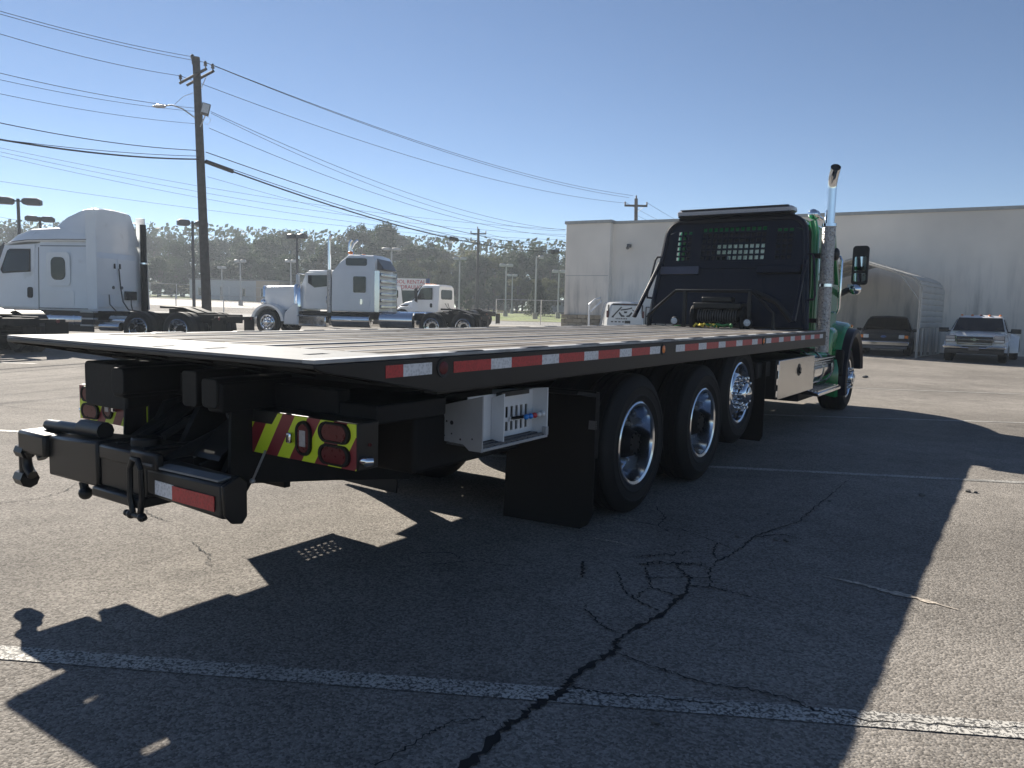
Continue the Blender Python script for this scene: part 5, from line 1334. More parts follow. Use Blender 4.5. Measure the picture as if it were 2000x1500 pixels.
# ------------------------------------------------------------------ white van with lettered tailgate
vn = empty("van", (at(1222, 600, 33).x, 33, elev(33)), R(90))     # +x drives away from us
tag(vn, "white van with black drawing and lettering on its rear doors", "van")
b = MB(); b.loft([rsect(0, .80, .45, 1.0, .1, .78), rsect(.04, .82, .42, 1.62, .12, .68), rsect(.16, .83, .42, 1.70, .12, .66), rsect(2.6, .83, .42, 1.70, .12, .66), rsect(3.2, .8, .42, 1.05, .1, .72)]); b.build("body", M['whitecar'], vn, ang=30)
b = MB(); b.prism([(-.70, 1.05), (.70, 1.05), (.60, 1.60), (-.60, 1.60)], 'x', .03, .055)
b.build("window_seal", M['blackplastic'], vn, bevel=.02)
b = MB(); b.prism([(-.74, .55), (.74, .55), (.74, 1.02), (.60, 1.56), (-.60, 1.56), (-.74, 1.02)], 'x', -.012, .03); tg = b.build("rear_doors", M['whitecar'], vn, bevel=.03)
b = MB(); b.bx(-.004, -.014, -.16, .16, 1.585, 1.61); b.build("brake_light", M['redlens'], vn)
b = MB(); b.prism([(-.62, 1.575), (-.55, 1.635), (.55, 1.635), (.62, 1.575)], 'x', .0, .05); b.build("roof_seal", M['blackplastic'], vn)
for s in (-1, 1):
    b = MB(); b.bx(-.02, .06, s * .73, s * .82, 1.02, 1.32); b.build("tail_light", M['redlens'], vn, bevel=.02)
    b = MB(); b.bx(-.01, .05, s * .70, s * .76, 1.02, 1.58); b.build("corner_seal", M['blackplastic'], vn, bevel=.01)
    car_wheel(vn, (.8, s * .80, .34), s, .34, .22, .2); car_wheel(vn, (2.6, s * .80, .34), s, .34, .22, .2)
b = MB(); b.bx(-.08, .05, -.8, .8, .42, .62); b.build("bumper", M['whitecar'], vn, bevel=.04)
# black artwork: a generic horned shape, a long handle and lettering bars
b = MB()
for s in (-1, 1):
    b.prism([(s * .26, 1.28), (s * .30, 1.22), (s * .18, 1.06), (s * .03, 1.06), (s * .05, 1.12), (s * .14, 1.14)], 'x', -.013, -.018)
b.prism([(.50, 1.08), (.58, 1.08), (.20, 1.50), (.15, 1.48)], 'x', -.013, -.018)
b.prism([(.50, 1.03), (.60, 1.03), (.58, 1.10), (.50, 1.10)], 'x', -.0185, -.022)
b.prism([(.24, 1.37), (.10, 1.40), (-.10, 1.43), (-.28, 1.48), (-.28, 1.42), (-.08, 1.37), (.20, 1.33)], 'x', -.013, -.018)
b.prism([(-.28, 1.36), (-.40, 1.28), (-.41, 1.30), (-.30, 1.39)], 'x', -.013, -.018)
b.prism([(-.08, 1.30), (.08, 1.30), (.05, 1.22), (-.05, 1.22)], 'x', -.013, -.018)
b.build("door_artwork", M['blacktext'], tg)
b = MB()
for k in range(7): b.bx(-.013, -.017, .42 - k * .075, .42 - k * .075 - .05, .955, 1.0 + .01 * (k % 2))
for k in range(4): b.bx(-.013, -.017, .62 - k * .16, .62 - k * .16 - .10, .82, .87)
b.build("door_lettering", M['blacktext'], tg)
b = MB(); b.bx(-.03, -.012, -.22, .02, .78, .90); b.build("door_handle", M['blackplastic'], tg, bevel=.01)
# ------------------------------------------------------------------ the rollback tow truck
TH = 0.5951
tow = empty("tow_truck", (-0.0535, 6.2398, 0.0), R(90) - TH)      # local x = forward, y = left, z = up, origin under the rear axle
tag(tow, "green rollback tow truck with long dark flatbed and wooden deck, seen from behind", "tow truck")
B, BM, RL = M['black'], M['blackm'], M['rail']

# ---- deck (its own local frame: x from the tail, z = 0 at the top)
SR = -3.167; DL = 8.88
holes = [(.045, -.11), (.14, -.38), (.22, -.986), (.13, .62), (.18, 1.08)]
HS = (.12, .055)
b = MB()
xs = sorted(set([0.0, .52] + [h[0] for h in holes] + [h[0] + HS[0] for h in holes]))
ys = sorted(set([-1.22, 1.22] + [h[1] - HS[1] / 2 for h in holes] + [h[1] + HS[1] / 2 for h in holes]))
def inhole(x, y): return any(h[0] < x < h[0] + HS[0] and h[1] - HS[1] / 2 < y < h[1] + HS[1] / 2 for h in holes)
idx = {}
def vid(x, y, z):
    k = (round(x, 4), round(y, 4), z)
    if k not in idx: idx[k] = len(b.v); b.v.append((x, y, z))
    return idx[k]
for i in range(len(xs) - 1):
    for j in range(len(ys) - 1):
        xm, ym = (xs[i] + xs[i + 1]) / 2, (ys[j] + ys[j + 1]) / 2
        if inhole(xm, ym): continue
        x0, x1, y0, y1 = xs[i], xs[i + 1], ys[j], ys[j + 1]
        b.f.append((vid(x0, y0, 0), vid(x1, y0, 0), vid(x1, y1, 0), vid(x0, y1, 0)))
        b.f.append((vid(x0, y0, -.012), vid(x0, y1, -.012), vid(x1, y1, -.012), vid(x1, y0, -.012)))
        for (a, c, m1) in (((x0, y0), (x1, y0), (xm, y0 - .001)), ((x1, y0), (x1, y1), (x1 + .001, ym)), ((x1, y1), (x0, y1), (xm, y1 + .001)), ((x0, y1), (x0, y0), (x0 - .001, ym))):
            if inhole(*m1) or not (xs[0] < m1[0] < xs[-1] and ys[0] < m1[1] < ys[-1]):
                b.f.append((vid(a[0], a[1], -.012), vid(c[0], c[1], -.012), vid(c[0], c[1], 0), vid(a[0], a[1], 0)))
deck = b.build("deck", M['steel'], tow, smooth=False, loc=(SR, 0, 1.279), rot=(0, -math.atan(.0027), 0))
b = MB(); b.bx(.535, DL, -1.22, 1.22, -.055, -.032); b.build("subfloor", BM, deck)
# planks between bare steel strips
strips = [-1.222, -.915, -.61, -.305, 0.0, .305, .61, .915, 1.222]
for i in range(8):
    y0, y1 = strips[i] + .02, strips[i + 1] - .02
    w = (y1 - y0) / 2
    for k in range(2):
        b = MB(); dz = random.uniform(-.006, -.001)
        n = 14
        rings = []
        for q in range(n + 1):
            x = .528 + (DL - .53) * q / n; z = dz + random.uniform(-.0018, .0018)
            a0, a1 = y0 + w * k + .004, y0 + w * (k + 1) - .004
            rings.append([(x, a0, -.034), (x, a1, -.034), (x, a1, z - .003), (x, a1 - .004, z), (x, a0 + .004, z), (x, a0, z - .003)])
        b.loft(rings); b.build("plank", M['wood'], deck, ang=50)
for s in strips[1:-1]:
    b = MB(); b.bx(.524, DL, s - .016, s + .016, -.03, .0015); b.build("steel_strip", M['steelstrip'], deck, bevel=.002)
for y in (-1.2575, 1.2575):
    b = MB(); b.bx(0.0, DL, y - .0375, y + .0375, -.014, .0025); b.build("edge_flange", M['steelstrip'], deck, bevel=.003)
    s = -1 if y < 0 else 1
    for k in range(13):
        x = .98 + k * .622
        b = MB(); b.prism([(x - .12, .002), (x - .10, .0065), (x + .10, .0065), (x + .12, .002)], 'y', y + s * .0385, y - s * .012); b.build("tie_down_pocket", RL, deck, bevel=.003)
for s in (-1, 1):
    b = MB(); b.prism([(0, -.016), (0, -.03), (.03, -.045), (.718, -.176), (.78, -.182), (DL, -.196), (DL, -.016)], 'y', s * 1.295, s * 1.272); b.build("side_rail", RL, deck, bevel=.004)
    b = MB(); b.bx(.76, DL, s * 1.271, s * 1.19, -.192, -.178); b.build("rail_flange", RL, deck)
b = MB(); b.bx(-.004, .016, -1.294, 1.294, -.034, -.0145); b.build("tail_edge", B, deck, bevel=.003)
b = MB()
for x in rng(.62, DL - .1, 19): b.bx(x - .035, x + .035, -1.268, 1.268, -.155, -.058)
b.build("cross_members", BM, deck)
b = MB()
for y in (-1.0, -.62, -.2, .2, .62, 1.0): b.prism([(.05, -.02), (.05, -.035), (.60, -.15), (.60, -.02)], 'y', y - .012, y + .012)
b.bx(.30, .315, -1.26, 1.26, -.09, -.02)
b.build("tail_ribs", BM, deck)
b = MB(); b.hexa([(.06, -.98, -.045), (.62, -.98, -.168), (.62, .98, -.168), (.06, .98, -.045), (.06, -.98, -.037), (.62, -.98, -.160), (.62, .98, -.160), (.06, .98, -.037)])
# belly plate is ribbed, left open near the keyholes so that light falls through
for y in (-.42, .42):
    b = MB(); b.bx(.16, DL - .2, y - .055, y + .055, -.30, -.158); b.build("deck_beam", BM, deck, bevel=.012)
def on_rail(s0, s1, z0, z1, m, name, y=-1.2953, t=.0022):
    b = MB(); b.bx(s0 - SR, s1 - SR, y, y - t, z0, z1); return b.build(name, m, deck, smooth=False)
for side in (-1, 1):
    y = -1.2953 if side < 0 else 1.2975
    on_rail(-2.78, -2.672, -.092, -.038, M['redtape'], "reflective_tape", y); on_rail(-2.670, -2.478, -.092, -.038, M['whitetape'], "reflective_tape", y)
    x = -2.317
    while x < 5.55:
        a1 = x + .302; a2 = x + .49
        for (p0, p1, m_) in ((x, a1, 'redtape'), (a1 + .002, a2 - .002, 'whitetape')):
            if p0 < .19 < p1: p1 = .13
            elif .10 < p0 < .25 and p0 < .19: continue
            elif .13 <= p0 < .25: p0 = .255
            if p0 < 2.79 < p1: p1 = min(p1, 2.73)
            if p1 - p0 > .03 and p1 < 5.68: on_rail(p0, p1, -.096, -.042, M[m_], "reflective_tape", y)
        x = a2
    for sx, m_ in ((-2.396, 'redlens'), (.192, 'amber'), (2.79, 'amber')):
        r = .045 if m_ == 'redlens' else .042
        b = MB(); b.lathe([(r * .7, .004), (r, .006), (r * 1.05, .001), (r * 1.05, -.004)], (sx - SR, side * 1.2955, -.068), 'y', 20, sign=side); mk = b.build("marker_light", M['blackplastic'], deck)
        b = MB(); b.lathe([(.0, .012), (r * .4, .011), (r * .68, .006), (r * .7, .002)], (sx - SR, side * 1.2955, -.068), 'y', 20, sign=side); b.build("lens", M[m_], mk)

# ---- chassis
b = MB()
for y in (-.43, .43): b.bx(-2.3, 8.9, y - .045, y + .045, .66, .94)
for x in rng(-2.2, 8.6, 10): b.bx(x - .06, x + .06, -.38, .38, .70, .90)
b.build("chassis_frame", BM, tow, bevel=.01)
for x, z in ((0, .52), (1.37, .52), (2.494, .70)):
    b = MB(); b.tube([(x, -.92, z), (x, .92, z)], .075, 10); b.ball((x, 0, z + .02), (.26, .21, .25), 14, 8); b.build("axle", BM, tow)
    for s in (-1, 1):
        b = MB(); b.bx(x - .42, x + .42, s * .58 - .05, s * .58 + .05, z + .08, z + .17); b.cyl((x + .32, s * .56, z + .1), (x + .32, s * .56, z + .34), .13, 14); b.build("suspension", BM, tow)
for s in (-1, 1):
    truck_wheel(tow, (0, s * 1.205, .52), s, 'dual')
    truck_wheel(tow, (1.375, s * 1.205, .52), s, 'dual')
    truck_wheel(tow, (2.494, s * 1.17, .70), s, 'front')
    truck_wheel(tow, (7.927, s * 1.20, .52 + elev(12.8)), s, 'front', R_=.52, w=.36)
b = MB(); b.tube([(7.927, -.95, .5), (7.927, .95, .5)], .07, 8); b.build("axle", BM, tow)
b = MB(); b.tube([(0, 0, .55), (1.37, 0, .56), (6.5, 0, .75)], .055, 10); b.build("drive_shaft", BM, tow)
# air tanks and hoses between the rails
b = MB()
for x, y in ((.62, .12), (.62, -.2)): b.cyl((x - .35, y, .95), (x + .35, y, .95), .12, 14)
b.build("air_tanks", BM, tow)
b = MB()
for k in range(6):
    y = random.uniform(-.35, .35); b.tube([(-2.4, y, .95), (-2.1, y + .1, .82 - k * .02), (-1.4, y - .06, .78), (-.6, y, .92)], .014, 5)
b.build("hoses", M['hose'], tow)
# suspension cross beams and hidden cargo of the underside
b = MB(); b.bx(.2, 1.15, -.55, .55, .60, .72); b.bx(3.4, 5.9, -.85, .85, .62, .92); b.build("cross_beam", BM, tow, bevel=.02)
for s in (-1, 1):
    b = MB(); b.prism([(-.62, .94), (-.90, .98), (-.92, .96), (-.66, .92)], 'y', s * 1.19, s * .52); b.bx(-.64, -.60, s * 1.19, s * 1.12, .50, .95); b.build("flap_bracket", BM, tow)
    b = MB(); b.loft([[(-.70 + .05 * math.sin(k), s * y, z) for k, (y, z) in enumerate(((.52, .96), (1.19, .96), (1.19, .12), (1.17, .05), (1.14, .03), (.52, .015)))], [(-.685 + .05 * math.sin(k), s * y, z) for k, (y, z) in enumerate(((.52, .96), (1.19, .96), (1.19, .12), (1.17, .05), (1.14, .03), (.52, .015)))]]); b.build("mudflap", M['flap'], tow)
    b = MB(); b.prism([(s * .50, .98), (s * 1.20, .98), (s * 1.20, .16), (s * 1.17, .10), (s * .50, .10)], 'x', 3.28, 3.295); b.build("mudflap", M['flap'], tow)
    b = MB(); b.bx(3.10, 3.62, s * 1.16, s * .5, .80, .98); b.build("battery_box", BM, tow, bevel=.02)
b = MB(); b.bx(-.66, -.63, -1.19, -1.0, .70, .76); b.build("flap_plate", M['plated'], tow)

# ---- control boxes (right one seen, left one casts its louvre pattern)
for s in (-1, 1):
    cb = empty("control_box", (0, 0, 0), 0, tow)
    P_ = M['plate']
    b = MB(); b.prism([(s * 1.205, 1.035), (s * .80, .93), (s * .84, .85), (s * .88, .785), (s * .93, .77), (s * 1.08, .765), (s * 1.12, .735), (s * 1.205, .735)], 'x', -1.955, -1.945); rp = b.build("rear_plate", P_, cb)
    b = MB()
    for y, z, r in ((1.0, .875, .012), (.965, .880, .006), (.86, .91, .006), (.87, .875, .005), (1.06, .79, .006), (1.14, .80, .005), (.95, .80, .005), (1.0, .815, .005)): b.lathe([(0, 0), (r, 0)], (-1.9556, s * y, z), 'x', 12)
    b.build("bolt_holes", M['blackplastic'], rp, smooth=False)
    b = MB(); b.prism([(s * 1.205, 1.035), (s * .80, .99), (s * .84, .76), (s * 1.205, .745)], 'x', -1.305, -1.295); b.build("front_plate", M['platew'], cb)
    b = MB(); b.prism([(s * 1.19, 1.03), (s * 1.105, 1.0), (s * 1.105, .77), (s * 1.19, .755)], 'x', -1.735, -1.728); b.build("divider", M['platew'], cb)
    # slotted back plate: a frame with bars
    b = MB()
    y0, y1 = (s * 1.095, s * 1.102) if s < 0 else (1.176, 1.183)
    b.bx(-1.944, -1.306, y0, y1, .935, 1.02); b.bx(-1.944, -1.66, y0, y1, .765, .935); b.bx(-1.345, -1.306, y0, y1, .765, .935); b.bx(-1.66, -1.345, y0, y1, .765, .795); b.bx(-1.66, -1.345, y0, y1, .848, .872)
    for k in range(7): x = -1.655 + k * .0505; b.bx(x - .012, x + .012, y0, y1, .795, .935)
    b.build("slotted_plate", M['platew'], cb, smooth=False)
    b = MB()
    for k in range(7): y = s * (.88 + k * .05); b.bx(-1.944, -1.306, y - .012, y + .012, .752, .762)
    for k in range(12): x = -1.93 + k * .055; b.bx(x - .006, x + .006, s * .86, s * 1.2, .750, .757)
    b.build("floor_grating", M['plated'], cb, smooth=False)
    b = MB(); b.bx(-1.96, -1.29, s * 1.205, s * 1.19, .735, .752); b.bx(-1.32, -1.29, s * 1.210, s * 1.18, .75, .80); b.build("lip", P_, cb, bevel=.003)
    b = MB(); b.bx(-1.7, -1.42, s * 1.15, s * 1.11, 1.005, 1.03); b.build("valve_bank", M['blackplastic'], cb)
    for k, kn in enumerate(('blueknob', 'blueknob', 'redknob', 'whiteknob', 'whiteknob')):
        x = -1.50 + k * .045
        b = MB(); b.cyl((x - .03, s * 1.09, .862), (x, s * 1.17, .876), .009, 6); lv = b.build("lever", M['blackplastic'], cb)
        b = MB(); b.ball((x, s * 1.185, .877), .017, 10, 6); b.build("knob", M[kn], lv)

# ---- tail light panels
def stadium(cy, cz, hw, hh, n=8):
    pts = []
    r = min(hw, hh)
    for k in range(n * 4):
        t = 2 * math.pi * k / (n * 4)
        pts.append((cy + max(hw - r, 0) * (1 if math.cos(t) >= 0 else -1) + r * math.cos(t), cz + max(hh - r, 0) * (1 if math.sin(t) >= 0 else -1) + r * math.sin(t)))
    return pts
ZP = (.775, .985)
for s in (-1, 1):
    tb = empty("tail_light_panel", (0, 0, 0), 0, tow)
    b = MB(); b.prism([(s * .44, ZP[0]), (s * 1.18, ZP[0]), (s * 1.18, ZP[1]), (s * .44, ZP[1])], 'x', -2.83, -2.70); b.build("light_box", RL, tb, bevel=.006)
    b = MB(); b.prism([(s * .445, ZP[0] + .003), (s * 1.175, ZP[0] + .003), (s * 1.175, ZP[1] - .003), (s * .66, ZP[1] - .003), (s * .615, ZP[1] - .06), (s * .445, ZP[1] - .06)], 'x', -2.831, -2.835); ch = b.build("chevron_plate", M['chev'], tb, smooth=False)
    def lamp_oval(cy, cz, hw, hh, lens, inner=None):
        o1 = stadium(cy, cz, hw, hh); o2 = stadium(cy, cz, hw * .8, hh * .8) if hw > hh else stadium(cy, cz, hw * .72, hh * .84)
        b = MB(); b.loft([[(-2.834, y, z) for y, z in o1], [(-2.848, cy + (y - cy) * .97, cz + (z - cz) * .97) for y, z in o1], [(-2.848, y, z) for y, z in o2], [(-2.838, y, z) for y, z in o2]], caps=False); g = b.build("grommet", M['flap'], tb)
        b = MB(); b.loft([[(-2.836, y, z) for y, z in o2], [(-2.846, cy + (y - cy) * .94, cz + (z - cz) * .94) for y, z in o2]]); l = b.build("lens", M[lens], g)
        if inner:
            b = MB(); b.bx(-2.847, -2.849, cy - hw * .38, cy + hw * .38, cz - hh * .45, cz + hh * .45); b.build("reverse_lens", M[inner], g)
    lamp_oval(s * .845, .885, .052, .082, 'redlens', 'greylens')
    lamp_oval(s * 1.045, .932, .100, .047, 'redlens')
    lamp_oval(s * 1.045, .832, .100, .047, 'redlens')
    b = MB(); b.bx(-2.836, -2.862, s * .745, s * .775, .855, .905); b.build("plate_lamp", M['chrome'], tb, bevel=.006)
    b = MB(); b.tube([(-2.80, s * 1.181, .82), (-2.80, s * 1.21, .82), (-2.78, s * 1.225, .82)], [.022, .024, .018], 12); b.build("side_lamp", M['chrome'], tb)
    b = MB(); b.lathe([(0, 0), (.008, 0), (.009, .006)], (-2.76, s * 1.181, .885), 'y', 10, sign=s); b.build("marker_dot", M['redlens'], tb)
    b = MB(); b.bx(-2.69, -2.2, s * .55, s * 1.16, .96, 1.05); b.build("mounting_arm", BM, tb, bevel=.01)
    # frame of the light box and the black plate under it
    b = MB(); b.prism([(-2.95, 1.0), (-2.80, 1.02), (-1.6, .98), (-1.55, .60), (-1.7, .44), (-2.3, .54), (-2.84, .62), (-2.95, .47), (-2.97, .50)], 'y', s * .47, s * .45); b.build("side_plate", BM, tow, bevel=.004)
    if s < 0:
        b = MB(); b.bx(-2.2, -1.2, s * .6, s * .95, .62, .92); b.build("tool_tray", BM, tow, bevel=.02)
    b = MB(); b.tube([(-2.86, s * .60, .80), (-2.86, s * .50, .64)], .006, 6); b.ball((-2.86, s * .50, .64), .014); b.build("release_rod", M['galv'], tow)

# ---- rear apron, pivots and wheel-lift
b = MB(); b.prism([(-.92, 1.10), (.92, 1.10), (.92, .99), (-.3, .96), (-.44, .80), (.44, .80), (.30, .96), (-.92, .99)][:4] + [(-.92, .99)], 'x', -2.70, -2.62); b.build("rear_apron", BM, tow, bevel=.006)
b = MB(); b.bx(-2.62, -2.58, -.44, .44, .55, 1.0); b.build("back_plate", BM, tow, bevel=.006)
b = MB()
b.prism(rrect(.44, .88, .90, 1.15, .03), 'x', -2.95, -2.55); b.build("left_housing", BM, tow, bevel=.01)
for y in (-.40, .40):
    b = MB(); b.prism(rrect(y - .06, y + .06, 1.0, 1.14, .025), 'x', -3.02, -2.3); b.build("slide_beam", BM, tow, bevel=.006)
b = MB(); b.prism(rrect(-.24, -.12, .985, 1.16, .02), 'x', -2.98, -2.7); b.build("pivot_lug", BM, tow, bevel=.006)
for y in (-.38, .05, .36):
    b = MB(); b.prism([(-2.6, .98), (-2.78, .95), (-2.95, .66), (-2.86, .60), (-2.6, .62)], 'y', y - .02, y + .02); b.build("hinge_plate", BM, tow, bevel=.004)
for y in (-.28, .28):
    b = MB(); b.hexa([(-2.72, y - .10, .92), (-2.72, y + .10, .92), (-2.98, y + .13, .74), (-2.98, y - .13, .74), (-2.70, y - .10, .94), (-2.70, y + .10, .94), (-2.97, y + .13, .765), (-2.97, y - .13, .765)]); b.build("hook_flap", B, tow, bevel=.004)
    b = MB(); b.tube([(-2.62, y + .05, .86), (-3.02, y + .12, .71)], .010, 6); b.build("flap_edge", M['galv'], tow)
b = MB()
for k in range(9): b.lathe([(0, .0), (.016, 0), (.016, -.012), (0, -.012)], (-2.622, -.36 + .09 * k, .90 - .02 * (k % 3)), 'x', 6)
b.build("bolts", M['plated'], tow)
b = MB(); b.lathe([(.02, 0), (.045, 0), (.045, -.02), (.02, -.02), (.02, 0)], (-2.625, .1, .93), 'x', 14); b.lathe([(.012, 0), (.03, 0), (.03, -.02), (.012, -.02), (.012, 0)], (-2.625, -.02, .90), 'x', 14); b.build("grease_rings", M['plated'], tow)
# boom
b = MB(); b.bx(-3.2, -1.2, -.10, .10, .56, .74); b.build("lift_boom", B, tow, bevel=.012)
b = MB(); b.bx(-3.18, -2.6, -.14, -.11, .52, .80); b.bx(-3.18, -2.6, .11, .14, .52, .80); b.build("boom_cheek", BM, tow, bevel=.004)
b = MB(); b.tube([(-2.6, .18, .9), (-3.1, .16, .72)], .035, 10); b.tube([(-2.6, -.18, .9), (-3.1, -.16, .72)], .035, 10); b.build("lift_cylinder", BM, tow)
lift = empty("lift_crossbar", (.10, 0, 0), 0, tow)
# right half: box beam with tape
b = MB(); b.hexa([(-3.34, -.80, .585), (-3.24, -.80, .56), (-3.20, -.22, .58), (-3.33, -.22, .60), (-3.34, -.80, .735), (-3.24, -.80, .755), (-3.20, -.22, .755), (-3.33, -.22, .725)]); b.build("box_beam", RL, lift, bevel=.014)
b = MB(); b.hexa([(-3.335, -.77, .740), (-3.27, -.77, .745), (-3.265, -.30, .738), (-3.328, -.30, .732), (-3.335, -.77, .749), (-3.27, -.77, .754), (-3.265, -.30, .747), (-3.328, -.30, .741)]); b.build("top_wear_strip", M['steel'], lift)
b = MB(); b.prism([(-3.335, .60), (-3.345, .73), (-3.26, .765), (-3.225, .73), (-3.225, .58), (-3.25, .55), (-3.30, .56)], 'y', -.801, -.82); b.build("end_plate", B, lift, bevel=.006)
b = MB(); b.hexa([(-3.3345, -.445, .612), (-3.3345, -.30, .616), (-3.333, -.30, .680), (-3.333, -.445, .678), (-3.3375, -.445, .612), (-3.3375, -.30, .616), (-3.336, -.30, .680), (-3.336, -.445, .678)]); b.build("reflective_tape", M['whitetape'], lift, smooth=False)
b = MB(); b.bx(-3.3412, -3.3445, -.755, -.448, .612, .678); b.build("reflective_tape", M['redtape'], lift, smooth=False)
# centre pivot, shackles
b = MB(); b.bx(-3.325, -3.08, -.215, .195, .58, .745); b.bx(-3.36, -3.05, -.2, .22, .53, .58); b.bx(-3.34, -3.05, -.16, .18, .72, .79); b.cyl((-3.2, .0, .5), (-3.2, 0, .83), .07, 16); b.build("pivot_block", B, lift, bevel=.01)
def shackle(y, z, x=-3.37):
    b = MB()
    b.tube([(x, y - .045, z + .17), (x, y - .05, z + .03), (x, y - .03, z - .04)], .014, 8); b.tube([(x, y + .045, z + .17), (x, y + .05, z + .03), (x, y + .03, z - .04)], .014, 8)
    b.tube([(x, y - .045, z + .17), (x, y - .02, z + .215), (x, y + .02, z + .215), (x, y + .045, z + .17)], .014, 8)
    b.cyl((x, y - .07, z - .05), (x, y + .085, z - .05), .013, 8); b.ball((x, y - .045, z - .05), .022); b.ball((x, y + .045, z - .05), .022); b.ball((x, y + .085, z - .05), .016)
    return b.build("shackle", B, lift)
shackle(-.20, .555)
b = MB(); b.bx(-3.34, -3.30, -.32, -.10, .72, .80); b.build("stop_block", B, lift, bevel=.01)
b = MB(); b.bx(-3.345, -3.31, -.29, -.20, .742, .752); b.build("wear_pad", M['steel'], lift)
# left half
b = MB(); b.hexa([(-3.34, .20, .57), (-3.10, .20, .57), (-3.12, .72, .55), (-3.33, .72, .56), (-3.34, .20, .80), (-3.10, .20, .80), (-3.12, .72, .775), (-3.33, .72, .77)]); b.build("box_beam", B, lift, bevel=.014)
b = MB(); b.tube([(-3.24, .30, .83), (-3.24, .52, .825)], .045, 10); b.tube([(-3.24, .50, .815), (-3.24, .90, .80)], .030, 10); b.build("fork_socket", B, lift)
b = MB(); b.bx(-3.36, -3.06, .70, 1.0, .655, .775); b.build("fork_head", B, lift, bevel=.015)
b = MB()
pts = []
for k in range(13):
    t = R(-70 + 230 * k / 12); pts.append((-3.33, .87 + .095 * math.cos(t), .61 + .085 * math.sin(t)))
b.tube(pts, .026, 10); b.build("tow_ring", B, lift)
b = MB(); b.cyl((-3.33, .985, .64), (-3.33, .985, .50), .03, 10); b.cyl((-3.33, .94, .655), (-3.33, 1.03, .655), .04, 8); b.tube([(-3.33, .935, .505), (-3.33, 1.04, .505)], [.05, .045], 8); b.build("ring_pin", B, lift)
b = MB(); b.cyl((-3.30, .42, .56), (-3.30, .40, .505), .022, 8); b.ball((-3.30, .40, .505), .035); b.build("lock_knob", B, lift)
b = MB(); b.tube([(-3.12, .2, .78), (-2.9, .28, .84), (-2.75, .42, .90)], .03, 8); b.tube([(-3.05, .1, .80), (-2.9, .12, .86), (-2.7, .1, .84)], .02, 8); b.build("lift_hoses", M['hose'], lift)
b = MB(); b.prism([(-3.1, .62), (-3.1, .80), (-2.62, .90), (-2.62, .62)], 'y', .20, .225); b.build("gusset", BM, lift, bevel=.004)
b = MB(); b.prism([(-3.1, .62), (-3.1, .72), (-2.62, .84), (-2.62, .62)], 'y', -.30, -.28); b.build("gusset", BM, lift, bevel=.004)

# ---- side tool box, steps, tank
for s in (-1, 1):
    b = MB(); b.bx(3.64, 5.40, s * 1.215, s * .70, .535, .985); tbx = b.build("tool_box", B, tow, bevel=.01)
    b = MB(); b.bx(3.68, 5.40, s * 1.216, s * 1.236, .53, .98); dr = b.build("door", M['stainless'], tbx, bevel=.006)
    b = MB(); b.prism(stadium(4.60, .83, .062, .075), 'y', s * 1.2365, s * 1.242); b.prism(stadium(4.60, .83, .045, .03), 'y', s * 1.242, s * 1.256); b.cyl((4.6, s * 1.24, .80), (4.6, s * 1.262, .79), .012, 8); b.build("latch", M['blackplastic'], dr)
    for z in (.60, .74, .90):
        b = MB(); b.cyl((3.655, s * 1.225, z - .035), (3.655, s * 1.225, z + .035), .016, 8); b.build("hinge", M['chrome'], tbx)
    # chrome tank with grating steps
    b = MB(); b.tube([(5.50, s * .88, .74), (5.53, s * .88, .74), (7.05, s * .88, .74), (7.08, s * .88, .74)], [.25, .285, .285, .25], 28); tk = b.build("fuel_tank", M['chrome'], tow)
    b = MB()
    for x in (5.75, 6.35, 6.95): b.lathe([(.288, -.03), (.296, -.03), (.296, .03), (.288, .03)], (x, s * .88, .74), 'x', 28)
    b.build("tank_strap", M['stainless'], tk)
    b = MB()
    for k in range(9):
        t = k / 8; z = .90 - .34 * t; y = 1.20 - .10 * math.sin(math.pi * t * .5)
        b.tube([(5.50, s * y, z), (6.85, s * y, z)], .013, 6)
    b.build("step_rungs", M['alu'], tow)
    b = MB(); b.loft([[(x, s * (1.175 - .10 * math.sin(math.pi * t * .5)), .915 - .36 * t) for t in (0, .2, .4, .6, .8, 1)] + [(x, s * (1.160 - .10 * math.sin(math.pi * t * .5)), .905 - .36 * t) for t in (1, .8, .6, .4, .2, 0)] for x in (5.50, 6.85)]); b.build("step_backplate", M['alu'], tow)
    b = MB(); b.prism([(s * 1.05, .92), (s * 1.19, .92), (s * 1.09, .55), (s * 1.02, .55)], 'x', 5.47, 5.49); b.prism([(s * 1.05, .92), (s * 1.19, .92), (s * 1.09, .55), (s * 1.02, .55)], 'x', 6.86, 6.88); b.build("step_bracket", M['blackplastic'], tow)
    b = MB(); b.hexa([(5.48, s * 1.06, .44), (6.9, s * 1.06, .44), (6.9, s * 1.30, .42), (5.48, s * 1.30, .42), (5.48, s * 1.06, .51), (6.9, s * 1.06, .51), (6.9, s * 1.30, .475), (5.48, s * 1.30, .475)]); st = b.build("step", M['alu'], tow, bevel=.012)
    b = MB()
    for k in range(5): y = s * (1.10 + k * .042); b.bx(5.52, 6.86, y - .008, y + .008, .503 - k * .006, .518 - k * .006)
    b.build("tread", M['alu'], st)
    b = MB(); b.bx(5.42, 6.6, s * .5, s * 1.05, .34, .45); b.build("tank_cradle", BM, tow, bevel=.01)

